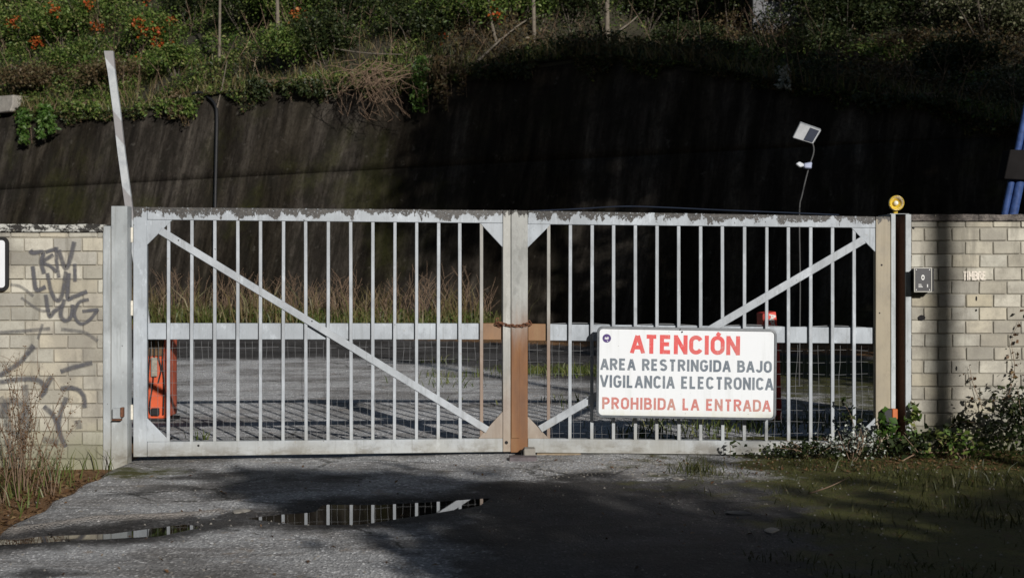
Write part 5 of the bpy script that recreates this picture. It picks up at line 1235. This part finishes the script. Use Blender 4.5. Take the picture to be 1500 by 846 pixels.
cane('thin bare vine stem left of the reddish one', [W(1440, 600, 11.36), W(1425, 560, 11.375), W(1420, 535, 11.375)], 16, M['litter'], 0.03, 5, 0.003)
cane('weed sprig rising through the bars by the right stile', [W(1256, 650, 11.3), W(1247, 610, 11.3), W(1233, 585, 11.3)], 34, M['leaf_dark'], 0.045, 6, 0.003)
cane('small weed growing at the foot of the bottom rail', [W(1068, 672, 11.25), W(1070, 660, 11.28), W(1069, 648, 11.28)], 12, M['leaf_dark'], 0.04, 7, 0.003)
cane('fallen twig lying on the moss in the right foreground', [ground_pt(1186, 722, .02), ground_pt(1215, 712, .03), ground_pt(1245, 698, .03)], 0, None, 0, 8, 0.006, 'twig', 'twig')
# loose stones
r = random.Random(12); SM = []
for s in range(4):
    bm = bmesh.new(); bmesh.ops.create_icosphere(bm, subdivisions=2, radius=1)
    for v in bm.verts: v.co *= 1 + 0.35 * noise.noise(v.co * 1.3 + Vector((s * 5, 0, 0))); v.co.z *= 0.55
    me = bpy.data.meshes.new('stone'); bm.to_mesh(me); bm.free(); me.materials.append(M['pale_concrete']); SM.append(me)
for i, (px, py, s, lab) in enumerate(((354, 748, .07, 'flat pale stone left of the long puddle'), (118, 750, .02, 'small pale stone on the asphalt at lower left'), (992, 701, .05, 'stone at the edge of the moss near the right leaf'), (955, 693, .03, 'small stone in the gravel before the sign'),
        (1082, 752, .07, 'pale stone sunk in the dark ground below the sign'), (1130, 777, .06, 'flat stone in the shaded foreground below the sign'), (705, 681, .02, 'pebble near the meeting stiles'), (145, 709, .015, 'tiny pebble beside the left verge'), (1012, 690, .03, 'pebble under the grass tuft by the right leaf'))):
    p = ground_pt(px, py); o = bpy.data.objects.new('stone', SM[i % 4]); o.location = (p.x, p.y, gz(p.x, p.y) + s * 0.05); o.scale = (s * 1.2, s * .7, s * .28); o.rotation_euler = (0, 0, r.uniform(0, 3)); C.objects.link(o)
    tag(o, lab, 'stone', 'loose stones')
P = []
V = []; Q = []
for k in range(1500):                      # loose grit as one mass
    x, y = (r.uniform(-3.2, 3.5), r.uniform(5.8, 11.2)) if k % 3 else (r.gauss(0.9, .6), r.uniform(10.2, 11.2))
    s = r.uniform(.004, .011); z = gz(x, y); b0 = len(V)
    V += [(x - s, y - s * .6, z - .002), (x + s, y - s * .8, z - .002), (x + s * .6, y + s, z - .002), (x - s * .8, y + s * .7, z - .002), (x + r.uniform(-.3, .3) * s, y, z + s * .9)]
    Q += [(b0, b0 + 1, b0 + 4), (b0 + 1, b0 + 2, b0 + 4), (b0 + 2, b0 + 3, b0 + 4), (b0 + 3, b0, b0 + 4)]
tag(obj('grit', mesh_np('grit', V, tris=Q), M['pale_concrete']), 'loose pale grit on the driveway', 'grit', kind='stuff')

# ================================================================== TREES BESIDE AND BEHIND THE CAMERA (they shade the scene)
def road_tree(label, x, y, h, cr, cz, n, leaf=0.42, r0=0.2, seed=0):
    return tree('unseen_tree', label, Vector((x, y, -0.13)), h, r0, M['bark'], (x, y, cz), cr, n, leaf, DRK, (0.2, 0), seed, 'roadside trees', 6)
for i, (x, y, h, cr, cz, n) in enumerate(((13.2, 4.5, 19, (2.2, 2.2, 4.6), 16.0, 5200), (16.5, 6.5, 20, (2.8, 2.6, 6.0), 14.5, 6500), (20.0, 8.0, 20, (3.0, 2.6, 7.0), 13.0, 4200), (23.5, 10.5, 18, (3.2, 2.6, 7.0), 11.5, 3400), (17.5, 14.5, 14, (2.8, 2.4, 5.2), 9.0, 6000), (20.5, 19.0, 12, (3.0, 2.4, 5.0), 7.5, 5500), (14.2, 9.5, 15, (2.0, 2.0, 4.2), 10.8, 4500))):
    road_tree('tall roadside tree right of the camera, outside the picture', x, y, h, cr, cz, n, seed=200 + i)
def hedge_tree(label, x, y, cr, cz, n, seed):
    return tree('hedge_shrub', label, Vector((x, y, -0.13)), cz, 0.09, M['bark'], (x, y, cz), cr, n, 0.30, DRK, (0.1, 0), seed, 'hedge behind the camera', 5)
for i, (x, y, cr, cz, n) in enumerate(((5.3, -3.0, (1.15, 0.9, 2.5), 2.7, 9000), (7.3, -3.2, (1.5, 1.0, 2.45), 2.5, 9000), (6.3, -3.4, (1.2, 1.0, 2.3), 2.4, 7000), (9.2, -3.0, (1.6, 1.0, 2.45), 2.5, 9000), (8.4, -3.4, (1.3, 1.0, 2.4), 2.4, 7000), (10.6, -3.4, (1.4, 1.0, 2.6), 2.6, 8000), (12.2, -3.2, (1.6, 1.0, 3.2), 3.2, 9000), (14.2, -3.2, (1.6, 1.0, 3.3), 3.3, 8000), (4.6, -3.0, (0.75, 0.6, 0.45), 5.0, 1300))):
    hedge_tree('dense hedge shrub behind the camera, outside the picture', x, y, cr, cz, n, 300 + i)
up = thing('utility_pole', 'wooden utility pole behind the camera throwing a stripe on the right wall', 'pole', (9.86, -3.0, -0.13))
T = Tubes(10); T.add([(9.86, -3.0, -0.3), (9.86, -3.0, 5), (9.86, -3.0, 11)], 0.115, 0.10); T.build('shaft', M['bark'], up)
box('crossarm', 9.16, 10.56, -3.06, -2.94, 10.4, 10.52, M['bark'], up, 0.005)

for i, (x, y, h, cr, cz, n) in enumerate(((-8.5, 4.0, 15, (2.8, 2.6, 6.0), 9.0, 6000), (-10.5, -1.5, 17, (3.2, 3.0, 7.0), 10.0, 6500), (-7.0, -7.5, 17, (3.2, 3.0, 7.0), 10.0, 6500), (-2.0, -10.0, 18, (3.0, 3.0, 7.5), 10.5, 6500), (-13.0, 9.0, 15, (3.0, 3.0, 6.0), 9.0, 6000), (-18.5, 20.0, 14, (3.2, 3.0, 6.0), 8.5, 5500), (-21.0, 29.0, 14, (3.2, 3.0, 6.0), 8.5, 5500))):  # unseen trees added to cut sky light from the left and behind
    tree('unseen_tree', 'tall tree added left of the camera to block sky light, outside the picture', Vector((x, y, -0.13)), h, 0.2, M['bark'], (x, y, cz), cr, n, 0.45, DRK, (0.2, 0), 400 + i, 'roadside trees', 6)

for i, (x, y, h, cr, cz, n, lab) in enumerate(((-5.5, -3.0, 15, (4.2, 4.0, 3.2), 14.5, 8000, 'spreading tree added left behind the camera to block sky light, outside the picture'), (-6.0, 3.5, 15, (4.2, 4.0, 3.2), 14.5, 8000, 'spreading tree added left beside the camera to block sky light, outside the picture'),  # spreading crowns added to block sky above the foreground
        (8.3, 13.0, 6, (1.4, 1.1, 2.6), 3.6, 9000, 'bushy tree close behind the right wall, outside the picture'), (10.6, 14.6, 9, (2.0, 1.6, 4.0), 5.2, 9000, 'taller bushy tree behind the right wall, outside the picture'), (12.6, 17.5, 10, (2.2, 1.8, 4.5), 5.8, 9000, 'tallest bushy tree behind the right wall, outside the picture'))):
    tree('unseen_tree', lab, Vector((x, y, -0.13)), h, 0.16, M['bark'], (x, y, cz), cr, n, 0.42 if i < 2 else 0.26, DRK, (0.2, 0), 500 + i, 'roadside trees', 6)

# ================================================================== UNSEEN SLOPE ADDED BEHIND THE CAMERA TO BLOCK SKY LIGHT
V = []; Q = []; az = np.radians(np.arange(65, 296, 5)); rs = [26, 34, 42, 50, 60, 72, 86, 100, 120, 150]
for a_ in az:
    for r_ in rs:
        x, y = math.sin(a_) * r_, math.cos(a_) * r_
        z = max(-0.2, (r_ - 26) * 0.36) + (1.6 * noise.noise(Vector((x * 0.12, y * 0.12, 5))) + 0.8 * noise.noise(Vector((x * 0.4, y * 0.4, 9)))) * min(1, (r_ - 26) / 10) - 0.2
        V.append((x, y, z))
m_ = len(rs)
for i in range(len(az) - 1):
    for j in range(m_ - 1): Q.append((i * m_ + j, i * m_ + j + 1, (i + 1) * m_ + j + 1, (i + 1) * m_ + j))
tag(obj('sky_block_slope', mesh_np('sky_block_slope', V, quads=Q, smooth=True), simple('sky_block_dark', (0.022, 0.028, 0.012), 0.95, 0.5, 0.6)), 'unseen dark slope added behind the camera to block sky light', kind='structure')
